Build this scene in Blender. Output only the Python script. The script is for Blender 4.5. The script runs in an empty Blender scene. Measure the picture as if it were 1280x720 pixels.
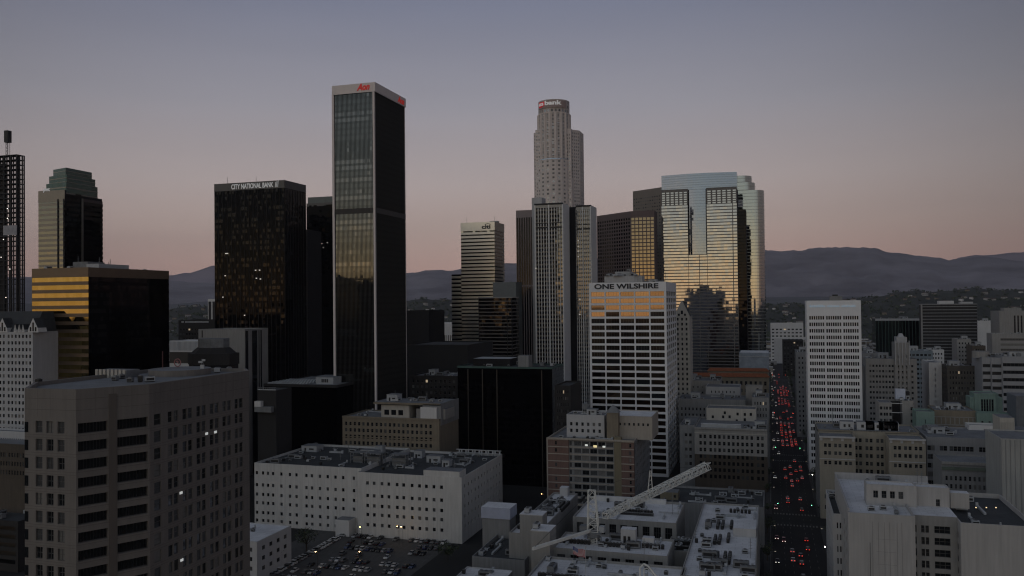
import bpy, math, random
from mathutils import Vector
R = math.radians
sc = bpy.context.scene
col = sc.collection
rnd = random.Random(7)

# ------------------------------------------------------------------ camera
FPX, CAMH = 1050.0, 115.0
YAW, PITCH, ROLL = math.atan(322/1050), math.atan(17/1050), R(0.6)
Fw = Vector((-math.sin(YAW)*math.cos(PITCH), math.cos(YAW)*math.cos(PITCH), math.sin(PITCH)))
R0 = Vector((math.cos(YAW), math.sin(YAW), 0)); U0 = R0.cross(Fw)
RV = R0*math.cos(ROLL) - U0*math.sin(ROLL); UV = R0*math.sin(ROLL) + U0*math.cos(ROLL)
CAM = Vector((0, 0, CAMH))
cam = bpy.data.cameras.new('camera'); co = bpy.data.objects.new('camera', cam); col.objects.link(co); sc.camera = co
cam.sensor_width = 36; cam.lens = 36*FPX/1280; cam.clip_start = 1; cam.clip_end = 90000
from mathutils import Matrix
co.matrix_world = Matrix(((RV.x, UV.x, -Fw.x, CAM.x), (RV.y, UV.y, -Fw.y, CAM.y), (RV.z, UV.z, -Fw.z, CAM.z), (0, 0, 0, 1)))
def ray(x, y): return Fw + (x-640)/FPX*RV - (y-360)/FPX*UV
def at(x, y, t): return CAM + t*ray(x, y)
def gz(x, y, z=0):
    r = ray(x, y); return CAM + r*((z-CAMH)/r.z)
def gy(x, y, Y):
    r = ray(x, y); return CAM + r*(Y/r.y)

# ------------------------------------------------------------------ world: dusk sky
SUN_ROT = R(207)
W = bpy.data.worlds.new("World"); sc.world = W; W.use_nodes = True
nt = W.node_tree; N = nt.nodes; L = nt.links; bg = N['Background']
def nd(t, **k):
    n = N.new(t)
    for a, b in k.items(): setattr(n, a, b)
    return n
sky = nd('ShaderNodeTexSky', sky_type='NISHITA', sun_disc=False, sun_elevation=R(0.0), sun_rotation=SUN_ROT, altitude=100, dust_density=2.0, ozone_density=2.0)
tc = nd('ShaderNodeTexCoord'); nrm = nd('ShaderNodeVectorMath', operation='NORMALIZE'); L.new(tc.outputs['Generated'], nrm.inputs[0])
sep = nd('ShaderNodeSeparateXYZ'); L.new(nrm.outputs[0], sep.inputs[0])
asn = nd('ShaderNodeMath', operation='ARCSINE'); L.new(sep.outputs[2], asn.inputs[0])
el = nd('ShaderNodeMath', operation='DIVIDE'); L.new(asn.outputs[0], el.inputs[0]); el.inputs[1].default_value = R(60)
def ramp(stops):
    r = nd('ShaderNodeValToRGB'); e = r.color_ramp.elements
    while len(e) > 1: e.remove(e[-1])
    e[0].position = stops[0][0]/60; e[0].color = (*stops[0][1], 1)
    for p, c in stops[1:]:
        q = e.new(p/60); q.color = (*c, 1)
    r.color_ramp.interpolation = 'EASE' if False else 'LINEAR'
    L.new(el.outputs[0], r.inputs[0]); return r
front = ramp([(0, (.47, .305, .262)), (2.5, (.50, .338, .292)), (5, (.50, .385, .345)), (8, (.45, .38, .37)), (13, (.315, .300, .335)), (19.5, (.190, .200, .268)), (32, (.070, .080, .115)), (60, (.036, .050, .082))])
back = ramp([(0, (1.10, .62, .23)), (1.5, (1.05, .68, .29)), (3, (.80, .61, .33)), (6, (.46, .45, .36)), (10, (.36, .385, .37)), (16, (.25, .28, .30)), (30, (.12, .145, .18)), (60, (.028, .036, .058))])
d2 = nd('ShaderNodeVectorMath', operation='DOT_PRODUCT'); L.new(nrm.outputs[0], d2.inputs[0]); d2.inputs[1].default_value = (math.sin(R(-21)), math.cos(R(-21)), .12)
dk = nd('ShaderNodeMapRange', interpolation_type='SMOOTHSTEP'); L.new(d2.outputs['Value'], dk.inputs[0])
dk.inputs[1].default_value = .76; dk.inputs[2].default_value = 1.0; dk.inputs[3].default_value = .52; dk.inputs[4].default_value = 1.0
fsc = nd('ShaderNodeVectorMath', operation='SCALE'); L.new(front.outputs[0], fsc.inputs[0]); L.new(dk.outputs[0], fsc.inputs[3])
dt = nd('ShaderNodeVectorMath', operation='DOT_PRODUCT'); L.new(nrm.outputs[0], dt.inputs[0])
dt.inputs[1].default_value = (math.sin(SUN_ROT), math.cos(SUN_ROT), 0)
az = nd('ShaderNodeMapRange', interpolation_type='SMOOTHSTEP'); L.new(dt.outputs['Value'], az.inputs[0])
az.inputs[1].default_value = -.35; az.inputs[2].default_value = .95
mx = nd('ShaderNodeMix', data_type='RGBA'); L.new(az.outputs[0], mx.inputs[0]); L.new(fsc.outputs[0], mx.inputs[6]); L.new(back.outputs[0], mx.inputs[7])
# faint uneven veils of high cloud
nz = nd('ShaderNodeTexNoise'); nz.inputs['Scale'].default_value = 2.2; nz.inputs['Detail'].default_value = 4
mp = nd('ShaderNodeMapping'); mp.inputs['Scale'].default_value = (1, 1, 9); L.new(nrm.outputs[0], mp.inputs[0]); L.new(mp.outputs[0], nz.inputs[0])
nzr = nd('ShaderNodeMapRange'); L.new(nz.outputs[0], nzr.inputs[0]); nzr.inputs[3].default_value = .93; nzr.inputs[4].default_value = 1.07
sc2 = nd('ShaderNodeVectorMath', operation='SCALE'); L.new(mx.outputs[2], sc2.inputs[0]); L.new(nzr.outputs[0], sc2.inputs[3])
ns = nd('ShaderNodeVectorMath', operation='SCALE'); L.new(sky.outputs[0], ns.inputs[0]); ns.inputs[3].default_value = .05
ad = nd('ShaderNodeVectorMath', operation='ADD'); L.new(sc2.outputs[0], ad.inputs[0]); L.new(ns.outputs[0], ad.inputs[1])
L.new(ad.outputs[0], bg.inputs['Color']); bg.inputs['Strength'].default_value = 1.0

sun = bpy.data.lights.new('sun', 'SUN'); sun.energy = .50; sun.angle = R(150); sun.color = (.93, .96, 1)
so = bpy.data.objects.new('sun', sun); col.objects.link(so)
sd_ = Vector((math.sin(SUN_ROT)*math.cos(R(10)), math.cos(SUN_ROT)*math.cos(R(10)), math.sin(R(10))))
so.rotation_euler = sd_.to_track_quat('Z', 'Y').to_euler()
vs = sc.view_settings; vs.view_transform = 'Standard'; vs.look = 'None'; vs.exposure = 0; vs.gamma = 1
sc.cycles.filter_width = 1.2; sc.cycles.max_bounces = 6; sc.cycles.volume_bounces = 0; sc.cycles.diffuse_bounces = 3; sc.cycles.glossy_bounces = 4

# ------------------------------------------------------------------ materials
MATS = {}
def M(name, c=(.3, .3, .3), rough=.8, metal=0.0, ior=1.5, noise=.18, ns=.25, streak=0.0, emit=None, estr=1.0, spec=.5, bump=0.0, seams=0):
    if name in MATS: return MATS[name]
    m = bpy.data.materials.new(name); m.use_nodes = True; MATS[name] = m
    n = m.node_tree.nodes; l = m.node_tree.links; b = n['Principled BSDF']
    b.inputs['Base Color'].default_value = (*c, 1); b.inputs['Roughness'].default_value = rough
    b.inputs['Metallic'].default_value = metal; b.inputs['IOR'].default_value = ior; b.inputs['Specular IOR Level'].default_value = spec
    if emit:
        b.inputs['Emission Color'].default_value = (*emit, 1); b.inputs['Emission Strength'].default_value = estr
    if noise:
        t = n.new('ShaderNodeTexCoord'); mpn = n.new('ShaderNodeMapping'); l.new(t.outputs['Object'], mpn.inputs[0])
        mpn.inputs['Scale'].default_value = (1, 1, 1)
        a = n.new('ShaderNodeTexNoise'); a.inputs['Scale'].default_value = ns; a.inputs['Detail'].default_value = 6; a.inputs['Roughness'].default_value = .65
        l.new(mpn.outputs[0], a.inputs[0]); fac = a.outputs[0]
        if streak:
            m2 = n.new('ShaderNodeMapping'); m2.inputs['Scale'].default_value = (1, 1, .07); l.new(t.outputs['Object'], m2.inputs[0])
            a2 = n.new('ShaderNodeTexNoise'); a2.inputs['Scale'].default_value = 1.1; a2.inputs['Detail'].default_value = 4; l.new(m2.outputs[0], a2.inputs[0])
            x = n.new('ShaderNodeMix'); x.inputs[0].default_value = streak; l.new(a.outputs[0], x.inputs[2]); l.new(a2.outputs[0], x.inputs[3]); fac = x.outputs[0]
        if seams:
            bk = n.new('ShaderNodeTexBrick'); bk.inputs['Scale'].default_value = .11; bk.inputs['Mortar Size'].default_value = .012; bk.inputs['Mortar Smooth'].default_value = .4
            bk.inputs['Color1'].default_value = (.52, .52, .52, 1); bk.inputs['Color2'].default_value = (.44, .44, .44, 1); bk.inputs['Mortar'].default_value = (.15, .15, .15, 1); l.new(t.outputs['Object'], bk.inputs[0])
            x3 = n.new('ShaderNodeMix'); x3.inputs[0].default_value = .45; l.new(fac, x3.inputs[2]); l.new(bk.outputs[0], x3.inputs[3]); fac = x3.outputs[0]
        r = n.new('ShaderNodeMapRange'); l.new(fac, r.inputs[0]); r.inputs[1].default_value = .25; r.inputs[2].default_value = .75
        r.inputs[3].default_value = 1-noise; r.inputs[4].default_value = 1+noise*.8
        s = n.new('ShaderNodeVectorMath'); s.operation = 'SCALE'; s.inputs[0].default_value = c; l.new(r.outputs[0], s.inputs[3])
        l.new(s.outputs[0], b.inputs['Base Color'])
        if bump:
            bp = n.new('ShaderNodeBump'); bp.inputs['Strength'].default_value = bump; bp.inputs['Distance'].default_value = .05; l.new(fac, bp.inputs['Height']); l.new(bp.outputs[0], b.inputs['Normal'])
    return m
def stone(name, c, noise=.2, streak=.5): return M(name, c, .85, noise=noise, ns=.12, streak=streak)
G_DARK = M('window_glass_dark', (.012, .014, .016), .08, noise=0)
G_MID = M('window_glass_curtained', (.07, .075, .08), .25, noise=.4, ns=.6)
G_BLIND = M('window_glass_blinds', (.16, .16, .155), .35, noise=.3, ns=.7)
G_LIT = M('window_glass_lit', (.3, .25, .2), .5, noise=0, emit=(1, .78, .5), estr=.35)
G_COOL = M('window_glass_lit_cool', (.3, .3, .3), .5, noise=0, emit=(.8, .95, 1), estr=.3)
FRAME = M('window_frame_grey', (.09, .09, .09), .5, noise=0)
BLACK = M('black_metal', (.012, .012, .013), .5, noise=.2)
ROOFD = M('roof_tar_dark', (.05, .055, .06), .9, noise=.5, ns=.15, seams=1)
ROOFG = M('roof_gravel_grey', (.19, .20, .215), .9, noise=.5, ns=.12, seams=1)
ROOFW = M('roof_membrane_white', (.70, .71, .74), .8, noise=.4, ns=.10, seams=1)
UNITL = M('rooftop_metal_light', (.38, .40, .42), .55, noise=.25, ns=.5)
UNITG = M('rooftop_metal_grey', (.17, .18, .19), .6, noise=.3, ns=.5)
DARKIN = M('dark_interior', (.006, .006, .007), .9, noise=0)

# ------------------------------------------------------------------ mesh helper
class MB:
    def __init__(s): s.v = []; s.f = []; s.m = []; s.mats = []
    def mi(s, mat):
        if mat not in s.mats: s.mats.append(mat)
        return s.mats.index(mat)
    def face(s, pts, mat):
        i = len(s.v); s.v.extend([tuple(p) for p in pts]); s.f.append(tuple(range(i, i+len(pts)))); s.m.append(s.mi(mat))
    def box(s, x0, y0, z0, x1, y1, z1, mat, top=None):
        a = [(x0, y0), (x1, y0), (x1, y1), (x0, y1)]
        s.prism(a, z0, z1, mat, top)
    def prism(s, poly, z0, z1, mat, top=None, poly2=None):
        q = poly2 or poly; n = len(poly); i = len(s.v)
        s.v.extend([(x, y, z0) for x, y in poly]); s.v.extend([(x, y, z1) for x, y in q]); k = s.mi(mat)
        for j in range(n):
            s.f.append((i+j, i+(j+1) % n, i+n+(j+1) % n, i+n+j)); s.m.append(k)
        s.f.append(tuple(i+n+j for j in range(n))); s.m.append(s.mi(top or mat))
        s.f.append(tuple(i+j for j in reversed(range(n)))); s.m.append(k)
    def cyl(s, x, y, z0, z1, r, mat, n=10, r2=None, top=None):
        p = [(x+r*math.cos(2*math.pi*k/n), y+r*math.sin(2*math.pi*k/n)) for k in range(n)]
        r2 = r if r2 is None else r2
        p2 = [(x+r2*math.cos(2*math.pi*k/n), y+r2*math.sin(2*math.pi*k/n)) for k in range(n)]
        s.prism(p, z0, z1, mat, top, p2)
    def bar(s, a, b, r, mat, r2=None):
        a = Vector(a); b = Vector(b); d = (b-a).normalized(); r2 = r2 or r
        u = d.cross(Vector((0, 0, 1)) if abs(d.z) < .9 else Vector((1, 0, 0))).normalized(); w = d.cross(u)
        i = len(s.v); k = s.mi(mat)
        for p in (a, b):
            for e, f in ((-1, -1), (1, -1), (1, 1), (-1, 1)): s.v.append(tuple(p+u*e*r+w*f*r2))
        for j in range(4): s.f.append((i+j, i+(j+1) % 4, i+4+(j+1) % 4, i+4+j)); s.m.append(k)
        s.f.append((i+3, i+2, i+1, i)); s.m.append(k); s.f.append((i+4, i+5, i+6, i+7)); s.m.append(k)
    def mesh(s, name):
        me = bpy.data.meshes.new(name); me.from_pydata(s.v, [], s.f)
        for m in s.mats: me.materials.append(m)
        me.polygons.foreach_set('material_index', s.m); me.update(); return me
    def build(s, name, parent=None, loc=(0, 0, 0), rot=0, kind=None):
        if not s.f: return None
        o = bpy.data.objects.new(name, s.mesh(name)); col.objects.link(o); o.location = loc; o.rotation_euler = (0, 0, rot)
        if parent: o.parent = parent
        if kind: o['kind'] = kind
        return o

def tag(o, label, cat, group=None, kind=None):
    o['label'] = label; o['category'] = cat
    if group: o['group'] = group
    if kind: o['kind'] = kind
    return o
def empty(name, label, cat, loc, rot=0, group=None):
    o = bpy.data.objects.new(name, None); col.objects.link(o); o.location = loc; o.rotation_euler = (0, 0, rot); o.empty_display_size = .5
    return tag(o, label, cat, group)
KIDS = {}
def kids(o): return [c for c in o.children]
def copy_tree(o, parent=None, loc=None, rot=None):
    c = o.copy(); col.objects.link(c); c.parent = parent
    if loc is not None: c.location = loc
    if rot is not None: c.rotation_euler = (0, 0, rot)
    for ch in TREE.get(o.name, []): copy_tree(ch, c)
    return c
TREE = {}
def freeze(o):
    bpy.context.view_layer.update()
    ks = list(o.children); TREE[o.name] = ks
    for k in ks: freeze(k)

FOOT = []
def overlaps(x0, y0, x1, y1, pad=4):
    return any(x0 < c+pad and x1 > a-pad and y0 < d+pad and y1 > b-pad for a, b, c, d in FOOT)

# ------------------------------------------------------------------ facades
def seg(p, q, z0=0):
    p = Vector((p[0], p[1])); q = Vector((q[0], q[1])); d = (q-p); Ln = d.length; d = d/Ln; n = Vector((d.y, -d.x))
    def f(u, v, e=0): return (p.x+d.x*u+n.x*e, p.y+d.y*u+n.y*e, z0+v)
    return f, Ln, math.atan2(d.y, d.x)
def rect(x0, y0, x1, y1): return [(x0, y0), (x1, y0), (x1, y1), (x0, y1)]
def inset(poly, e):
    n = len(poly); out = []
    for i in range(n):
        a = Vector(poly[i-1]); b = Vector(poly[i]); c = Vector(poly[(i+1) % n])
        d1 = (b-a).normalized(); d2 = (c-b).normalized(); n1 = Vector((-d1.y, d1.x)); n2 = Vector((-d2.y, d2.x))
        k = 1+n1.dot(n2); m = (n1+n2)/max(k, .2)
        out.append(tuple(b+m*e))
    return out
def wall(mb, p, q, z0, z1, cs, rs, mat, rec=.3, reveal=None):
    """wall skin between p and q with holes; rs measured from z0, cs along the wall; returns window rects"""
    f, Ln, ang = seg(p, q, z0); H = z1-z0; out = []
    rs = sorted([r for r in rs if r[0] > .05 and r[0]+r[1] < H-.05]); cs = sorted([c for c in cs if c[0] > .05 and c[0]+c[1] < Ln-.05])
    if not rs or not cs:
        mb.face([f(0, 0), f(Ln, 0), f(Ln, H), f(0, H)], mat); return out
    v = 0; rv = reveal or mat
    for (a, h) in rs:
        mb.face([f(0, v), f(Ln, v), f(Ln, a), f(0, a)], mat); u = 0
        for (b, w) in cs:
            mb.face([f(u, a), f(b, a), f(b, a+h), f(u, a+h)], mat); u = b+w
            mb.face([f(b, a), f(b+w, a), f(b+w, a, -rec), f(b, a, -rec)], rv)
            mb.face([f(b, a+h, -rec), f(b+w, a+h, -rec), f(b+w, a+h), f(b, a+h)], rv)
            mb.face([f(b, a), f(b, a, -rec), f(b, a+h, -rec), f(b, a+h)], rv)
            mb.face([f(b+w, a, -rec), f(b+w, a), f(b+w, a+h), f(b+w, a+h, -rec)], rv)
            out.append((f(b, a, -rec), ang, w, h))
        mb.face([f(u, a), f(Ln, a), f(Ln, a+h), f(u, a+h)], mat); v = a+h
    mb.face([f(0, v), f(Ln, v), f(Ln, H), f(0, H)], mat)
    return out
def cap(mb, poly, z1, par, mat, roof, th=.35):
    inn = inset(poly, th); n = len(poly); zr = z1-par
    for i in range(n):
        j = (i+1) % n
        mb.face([(*poly[i], z1), (*poly[j], z1), (*inn[j], z1), (*inn[i], z1)], mat)
        mb.face([(*inn[i], z1), (*inn[j], z1), (*inn[j], zr), (*inn[i], zr)], mat)
    mb.face([(*p, zr) for p in inn], roof)
def volume(mb, poly, z0, z1, specs, mat, roof=None, par=1.0, rec=.3, open_top=False):
    out = []; n = len(poly)
    for i in range(n):
        cs, rs = specs.get(i, ((), ()))
        out += wall(mb, poly[i], poly[(i+1) % n], z0, z1, cs, rs, mat, rec)
    if not open_top: cap(mb, poly, z1, par, mat, roof or ROOFG)
    return out
def cols(Ln, n, frac=.5, m0=1.0, m1=None, grp=1, gap=0):
    m1 = m0 if m1 is None else m1
    P = (Ln-m0-m1)/n; out = []
    for i in range(n):
        a = m0+i*P; w = P*frac
        if grp == 1: out.append((a+(P-w)/2, w))
        else:
            ww = w/grp-gap*(grp-1)/grp
            for k in range(grp): out.append((a+(P-w)/2+k*(ww+gap), ww))
    return out
def rows(H, fh, hf=.5, top=2.0, n=None, low=3.0):
    out = []; i = 0
    while True:
        zt = H-top-i*fh-fh*(1-hf)/2; zb = zt-fh*hf
        if zb < low or (n and i >= n): break
        out.append((zb, fh*hf)); i += 1
    return out
WM = {}
def win_mesh(w, h, glass, frame, bars):
    k = (round(w, 1), round(h, 1), glass.name, frame.name, bars)
    if k in WM: return WM[k]
    mb = MB(); y = -.02
    mb.face([(0, y, 0), (w, y, 0), (w, y, h), (0, y, h)], glass); t = min(.09, w*.07); y2 = -.10
    def b(x0, z0, x1, z1): mb.box(x0, y2, z0, x1, -.021, z1, frame)
    b(0, 0, t, h); b(w-t, 0, w, h); b(t, 0, w-t, t); b(t, h-t, w-t, h)
    for i in range(1, bars[0]+1): x = w*i/(bars[0]+1); b(x-t/2, t, x+t/2, h-t)
    for i in range(1, bars[1]+1): z = h*i/(bars[1]+1); b(t, z-t/2, w-t, z+t/2)
    WM[k] = mb.mesh('window'); return WM[k]
def windows(root, rects, mix=((G_DARK, 6), (G_MID, 2), (G_BLIND, 1)), limit=100, frame=None, bars=(0, 1), name='window', seed=1, tilt=.6, lit=.0015):
    r = random.Random(seed); frame = frame or FRAME
    gl = [m for m, k in mix]; wt = [k for m, k in mix]
    rects = sorted(rects, key=lambda q: -q[0][2]) if len(rects) > limit else rects
    for (o, ang, w, h) in rects[:limit]:
        g = r.choices(gl, wt)[0]
        if r.random() < lit: g = G_LIT
        ob = bpy.data.objects.new(name, win_mesh(w, h, g, frame, bars)); col.objects.link(ob)
        ob.parent = root; ob.location = o; ob.rotation_euler = (R(r.uniform(-tilt, tilt)*.3), 0, ang+R(r.uniform(-tilt, tilt)*.3))
    if len(rects) > limit:
        mb = MB()
        for (o, ang, w, h) in rects[limit:]:
            g = r.choices(gl, wt)[0]
            if r.random() < lit: g = G_LIT
            d = (math.cos(ang), math.sin(ang)); n = (d[1], -d[0]); e = .02; x, y, z = o; j = r.uniform(-.02, .02)*w
            mb.face([(x+n[0]*e, y+n[1]*e, z), (x+d[0]*w+n[0]*(e+j), y+d[1]*w+n[1]*(e+j), z), (x+d[0]*w+n[0]*(e+j), y+d[1]*w+n[1]*(e+j), z+h), (x+n[0]*e, y+n[1]*e, z+h)], g)
        mb.build(name, root, kind='stuff')

def glazing(mb, p, q, z0, z1, nf, nu, glass, span, gf=.6, jit=.012, dspan=.12, sd=1, gset=None, byrow=0):
    """curtain wall: nf floors of separately tilted panes between spandrel bands"""
    f, Ln, ang = seg(p, q, z0); fh = (z1-z0)/nf; w = Ln/nu; r = random.Random(sd)
    for i in range(nf):
        grow = r.choice(gset) if gset else glass
        v0 = i*fh; vm = v0+fh*(1-gf); v1 = v0+fh
        if gf < .999:
            mb.face([f(0, v0, dspan), f(Ln, v0, dspan), f(Ln, vm, dspan), f(0, vm, dspan)], span)
            mb.face([f(0, vm, dspan), f(Ln, vm, dspan), f(Ln, vm, -.1), f(0, vm, -.1)], span)
            mb.face([f(0, v0, -.1), f(Ln, v0, -.1), f(Ln, v0, dspan), f(0, v0, dspan)], span)
        for k in range(nu):
            a, b, c, d = [r.uniform(-jit, jit)*w for _ in range(4)]
            g = (grow if r.random() < byrow else r.choice(gset)) if gset else glass
            mb.face([f(k*w, vm, a), f((k+1)*w, vm, b), f((k+1)*w, v1, c), f(k*w, v1, a+c-b)], g)
def ribs(mb, p, q, z0, z1, n, w, d, mat, u0=0, u1=None, d0=0.0):
    f, Ln, ang = seg(p, q, z0); u1 = Ln if u1 is None else u1
    for i in range(n+1):
        u = u0+(u1-u0)*i/n
        a = max(0, u-w/2); b = min(Ln, u+w/2)
        P = [f(a, 0, d0), f(b, 0, d0), f(b, 0, d), f(a, 0, d)]; T = [(x, y, z1) for x, y, z in P]
        for j in ((3, 2), (0, 3), (2, 1)): mb.face([P[j[0]], P[j[1]], T[j[1]], T[j[0]]], mat)
        mb.face([T[3], T[2], T[1], T[0]], mat)
def band(mb, p, q, z0, z1, d, mat, d0=-.1):
    f, Ln, ang = seg(p, q, 0)
    mb.face([f(0, z0, d), f(Ln, z0, d), f(Ln, z1, d), f(0, z1, d)], mat)
    mb.face([f(0, z1, d), f(Ln, z1, d), f(Ln, z1, d0), f(0, z1, d0)], mat)
    mb.face([f(0, z0, d0), f(Ln, z0, d0), f(Ln, z0, d), f(0, z0, d)], mat)
    mb.face([f(0, z0, d0), f(0, z0, d), f(0, z1, d), f(0, z1, d0)], mat); mb.face([f(Ln, z0, d), f(Ln, z0, d0), f(Ln, z1, d0), f(Ln, z1, d)], mat)
def text(root, name, s, p, q, u, z, h, mat, width=None, shear=0, depth=.25, d=.15, weight=0.0):
    cu = bpy.data.curves.new('t', 'FONT'); cu.body = s; cu.size = 1; cu.extrude = .02; cu.shear = shear; cu.offset = weight
    ob = bpy.data.objects.new('t', cu); col.objects.link(ob); bpy.context.view_layer.update()
    me = bpy.data.meshes.new_from_object(ob.evaluated_get(bpy.context.evaluated_depsgraph_get())); bpy.data.objects.remove(ob)
    xs = [v.co.x for v in me.vertices]; ys = [v.co.y for v in me.vertices]; x0, x1, y0, y1 = min(xs), max(xs), min(ys), max(ys)
    f, Ln, ang = seg(p, q, 0); sx = (width/(x1-x0)) if width else h/(y1-y0); sy = h/(y1-y0)
    for v in me.vertices:
        X, Y, Z = v.co; v.co = f(u+(X-x0)*sx, z+(Y-y0)*sy, d+(Z+.02)/.04*depth)
    me.materials.clear(); me.materials.append(mat); me.name = name
    o = bpy.data.objects.new(name, me); col.objects.link(o); o.parent = root; return o

# ------------------------------------------------------------------ roof equipment
def ac_mesh(w, d, h, mat, fans=1):
    mb = MB(); mb.box(0, 0, .25, w, d, h, mat); mb.box(.1, .1, 0, w-.1, d-.1, .25, BLACK)
    for i in range(fans):
        x = w*(i+.5)/fans; mb.cyl(x, d/2, h, h+.22, min(w/fans, d)*.38, UNITG, 8, top=BLACK)
    mb.box(w*.1, -.03, h*.35, w*.9, -.002, h*.8, BLACK); return mb.mesh('air_conditioner')
ACM = [ac_mesh(2.2, 1.6, 1.3, UNITL), ac_mesh(3.6, 2.0, 1.8, UNITL, 2), ac_mesh(1.4, 1.2, 1.1, UNITG), ac_mesh(5.2, 2.4, 2.3, UNITG, 3), ac_mesh(1.1, 1.1, 1.5, BLACK)]
def put(root, name, mesh, loc, rot=0):
    o = bpy.data.objects.new(name, mesh); col.objects.link(o); o.parent = root; o.location = loc; o.rotation_euler = (0, 0, rot); return o
def clutter(root, x0, y0, x1, y1, z, n=8, seed=1, ducts=2, pent=1, big=True, pm=None, tank=0, mast=0):
    r = random.Random(seed); x0 += 1; y0 += 1; x1 -= 1; y1 -= 1
    for i in range(pent):
        w = min(r.uniform(4, 10), (x1-x0)*.45); d = min(r.uniform(4, 8), (y1-y0)*.45); h = r.uniform(2.5, 4.2)
        X = r.uniform(x0, x1-w); Y = r.uniform(y0+(y1-y0)*.25, max(y0+(y1-y0)*.26, y1-d)); mb = MB(); m = pm or UNITL
        mb.box(0, 0, 0, w, d, h, m, ROOFG); mb.box(-.15, -.15, h, w+.15, d+.15, h+.2, m, ROOFG)
        mb.box(w*.2, -.05, .05, w*.2+1, -.003, 2.1, BLACK); mb.box(w*.5, -.05, 1.2, w*.8, -.003, 2.0, BLACK)
        mb.build('penthouse', root, (X, Y, z))
    for i in range(n):
        me = ACM[r.choice([0, 1, 2, 3, 4, 0, 2] if big else [0, 2, 4])]
        put(root, 'air_conditioner', me, (r.uniform(x0, x1-3), r.uniform(y0, y1-2), z), r.choice([0, 0, R(90)]))
    for i in range(ducts):
        mb = MB(); a = Vector((r.uniform(x0, x1), r.uniform(y0, y1), .5)); ln = r.uniform(4, 12)
        b = a+(Vector((ln, 0, 0)) if r.random() < .5 else Vector((0, ln, 0))); b.x = min(b.x, x1); b.y = min(b.y, y1)
        if (b-a).length > 1:
            rr = r.uniform(.2, .45); mb.bar(a, b, rr, UNITL); mb.bar((b.x, b.y, 0), (b.x, b.y, 1.6), rr*1.1, UNITL)
            mb.build('duct', root, (0, 0, z))
    for i in range(tank):
        X, Y = r.uniform(x0+2, x1-2), r.uniform(y0+2, y1-2); mb = MB()
        for a, b in ((-1, -1), (1, -1), (1, 1), (-1, 1)): mb.bar((a, b, 0), (a, b, 2.4), .1, BLACK)
        mb.cyl(0, 0, 2.4, 5.2, 1.6, UNITG, 12); mb.cyl(0, 0, 5.2, 6.2, 1.7, UNITG, 12, r2=.1); mb.build('water_tank', root, (X, Y, z))
    for i in range(mast):
        X, Y = r.uniform(x0, x1), r.uniform(y0, y1); mb = MB(); h = r.uniform(4, 9); mb.bar((0, 0, 0), (0, 0, h), .08, UNITG)
        for k in range(3): mb.bar((-.6, 0, h*(.5+.15*k)), (.6, 0, h*(.5+.15*k)), .05, UNITG)
        mb.build('antenna', root, (X, Y, z))

class B:
    """a building placed by the pixels of its near corner and its distance, standing square to the street grid"""
    def __init__(s, name, label, cat, x0, x1, yt, t, sd=None, D=None, side='R', group=None, foot=True):
        near, far = (x1, x0) if side == 'R' else (x0, x1)
        Np = at(near, yt, t); s.H = Np.z; Fp = gy(far, yt, Np.y)
        s.X0, s.X1, s.Y0 = min(Np.x, Fp.x), max(Np.x, Fp.x), Np.y
        if sd is not None:
            r = ray(sd, yt); k = Np.x/r.x; s.D = max(8, k*r.y-Np.y)
            if s.D > 90 or k < 0: s.D = D or 40
        else: s.D = D or 30
        s.W = s.X1-s.X0; s.px0, s.px1, s.t = x0, x1, t
        s.root = empty(name, label, cat, (s.X0, s.Y0, 0), group=group)
        s.poly = rect(0, 0, s.W, s.D)
        if foot: FOOT.append((s.X0, s.Y0, s.X1, s.Y0+s.D))
        s.loc = Vector((s.X0, s.Y0, 0))
    def u(s, px, y=400): return gy(px, y, s.Y0).x-s.X0
    def z(s, py, px=None): return gy(px if px is not None else (s.px0+s.px1)/2, py, s.Y0).z
    def simple(s, wm, fh=4, cf=8, cr=6, frac=.5, hf=.5, top=2, roof=None, par=1.0, rec=.3, mix=None, limit=100, bars=(0, 1), n=None, grp=1, gap=.3, clut=None, seed=1, m=1.0, left=False, cornice=None, frame=None, lit=.003, low=3):
        mb = MB(); rs = rows(s.H, fh, hf, top, n, low); sp = {}
        if cf: sp[0] = (cols(s.W, cf, frac, m, grp=grp, gap=gap), rs)
        if cr: sp[3 if left else 1] = (cols(s.D, cr, frac, m, grp=grp, gap=gap), rs)
        wr = volume(mb, s.poly, 0, s.H, sp, wm, roof, par, rec)
        if cornice:
            for i in (0, 1, 3):
                p, q = s.poly[i], s.poly[(i+1) % 4]; band(mb, p, q, s.H-cornice, s.H+.15, .45, wm)
        mb.build('wall', s.root)
        kw = dict(mix=mix) if mix else {}
        windows(s.root, wr, limit=limit, bars=bars, seed=seed, frame=frame, lit=lit, **kw)
        if clut: clutter(s.root, 0, 0, s.W, s.D, s.H-par, seed=seed, **clut)
        return s

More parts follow.
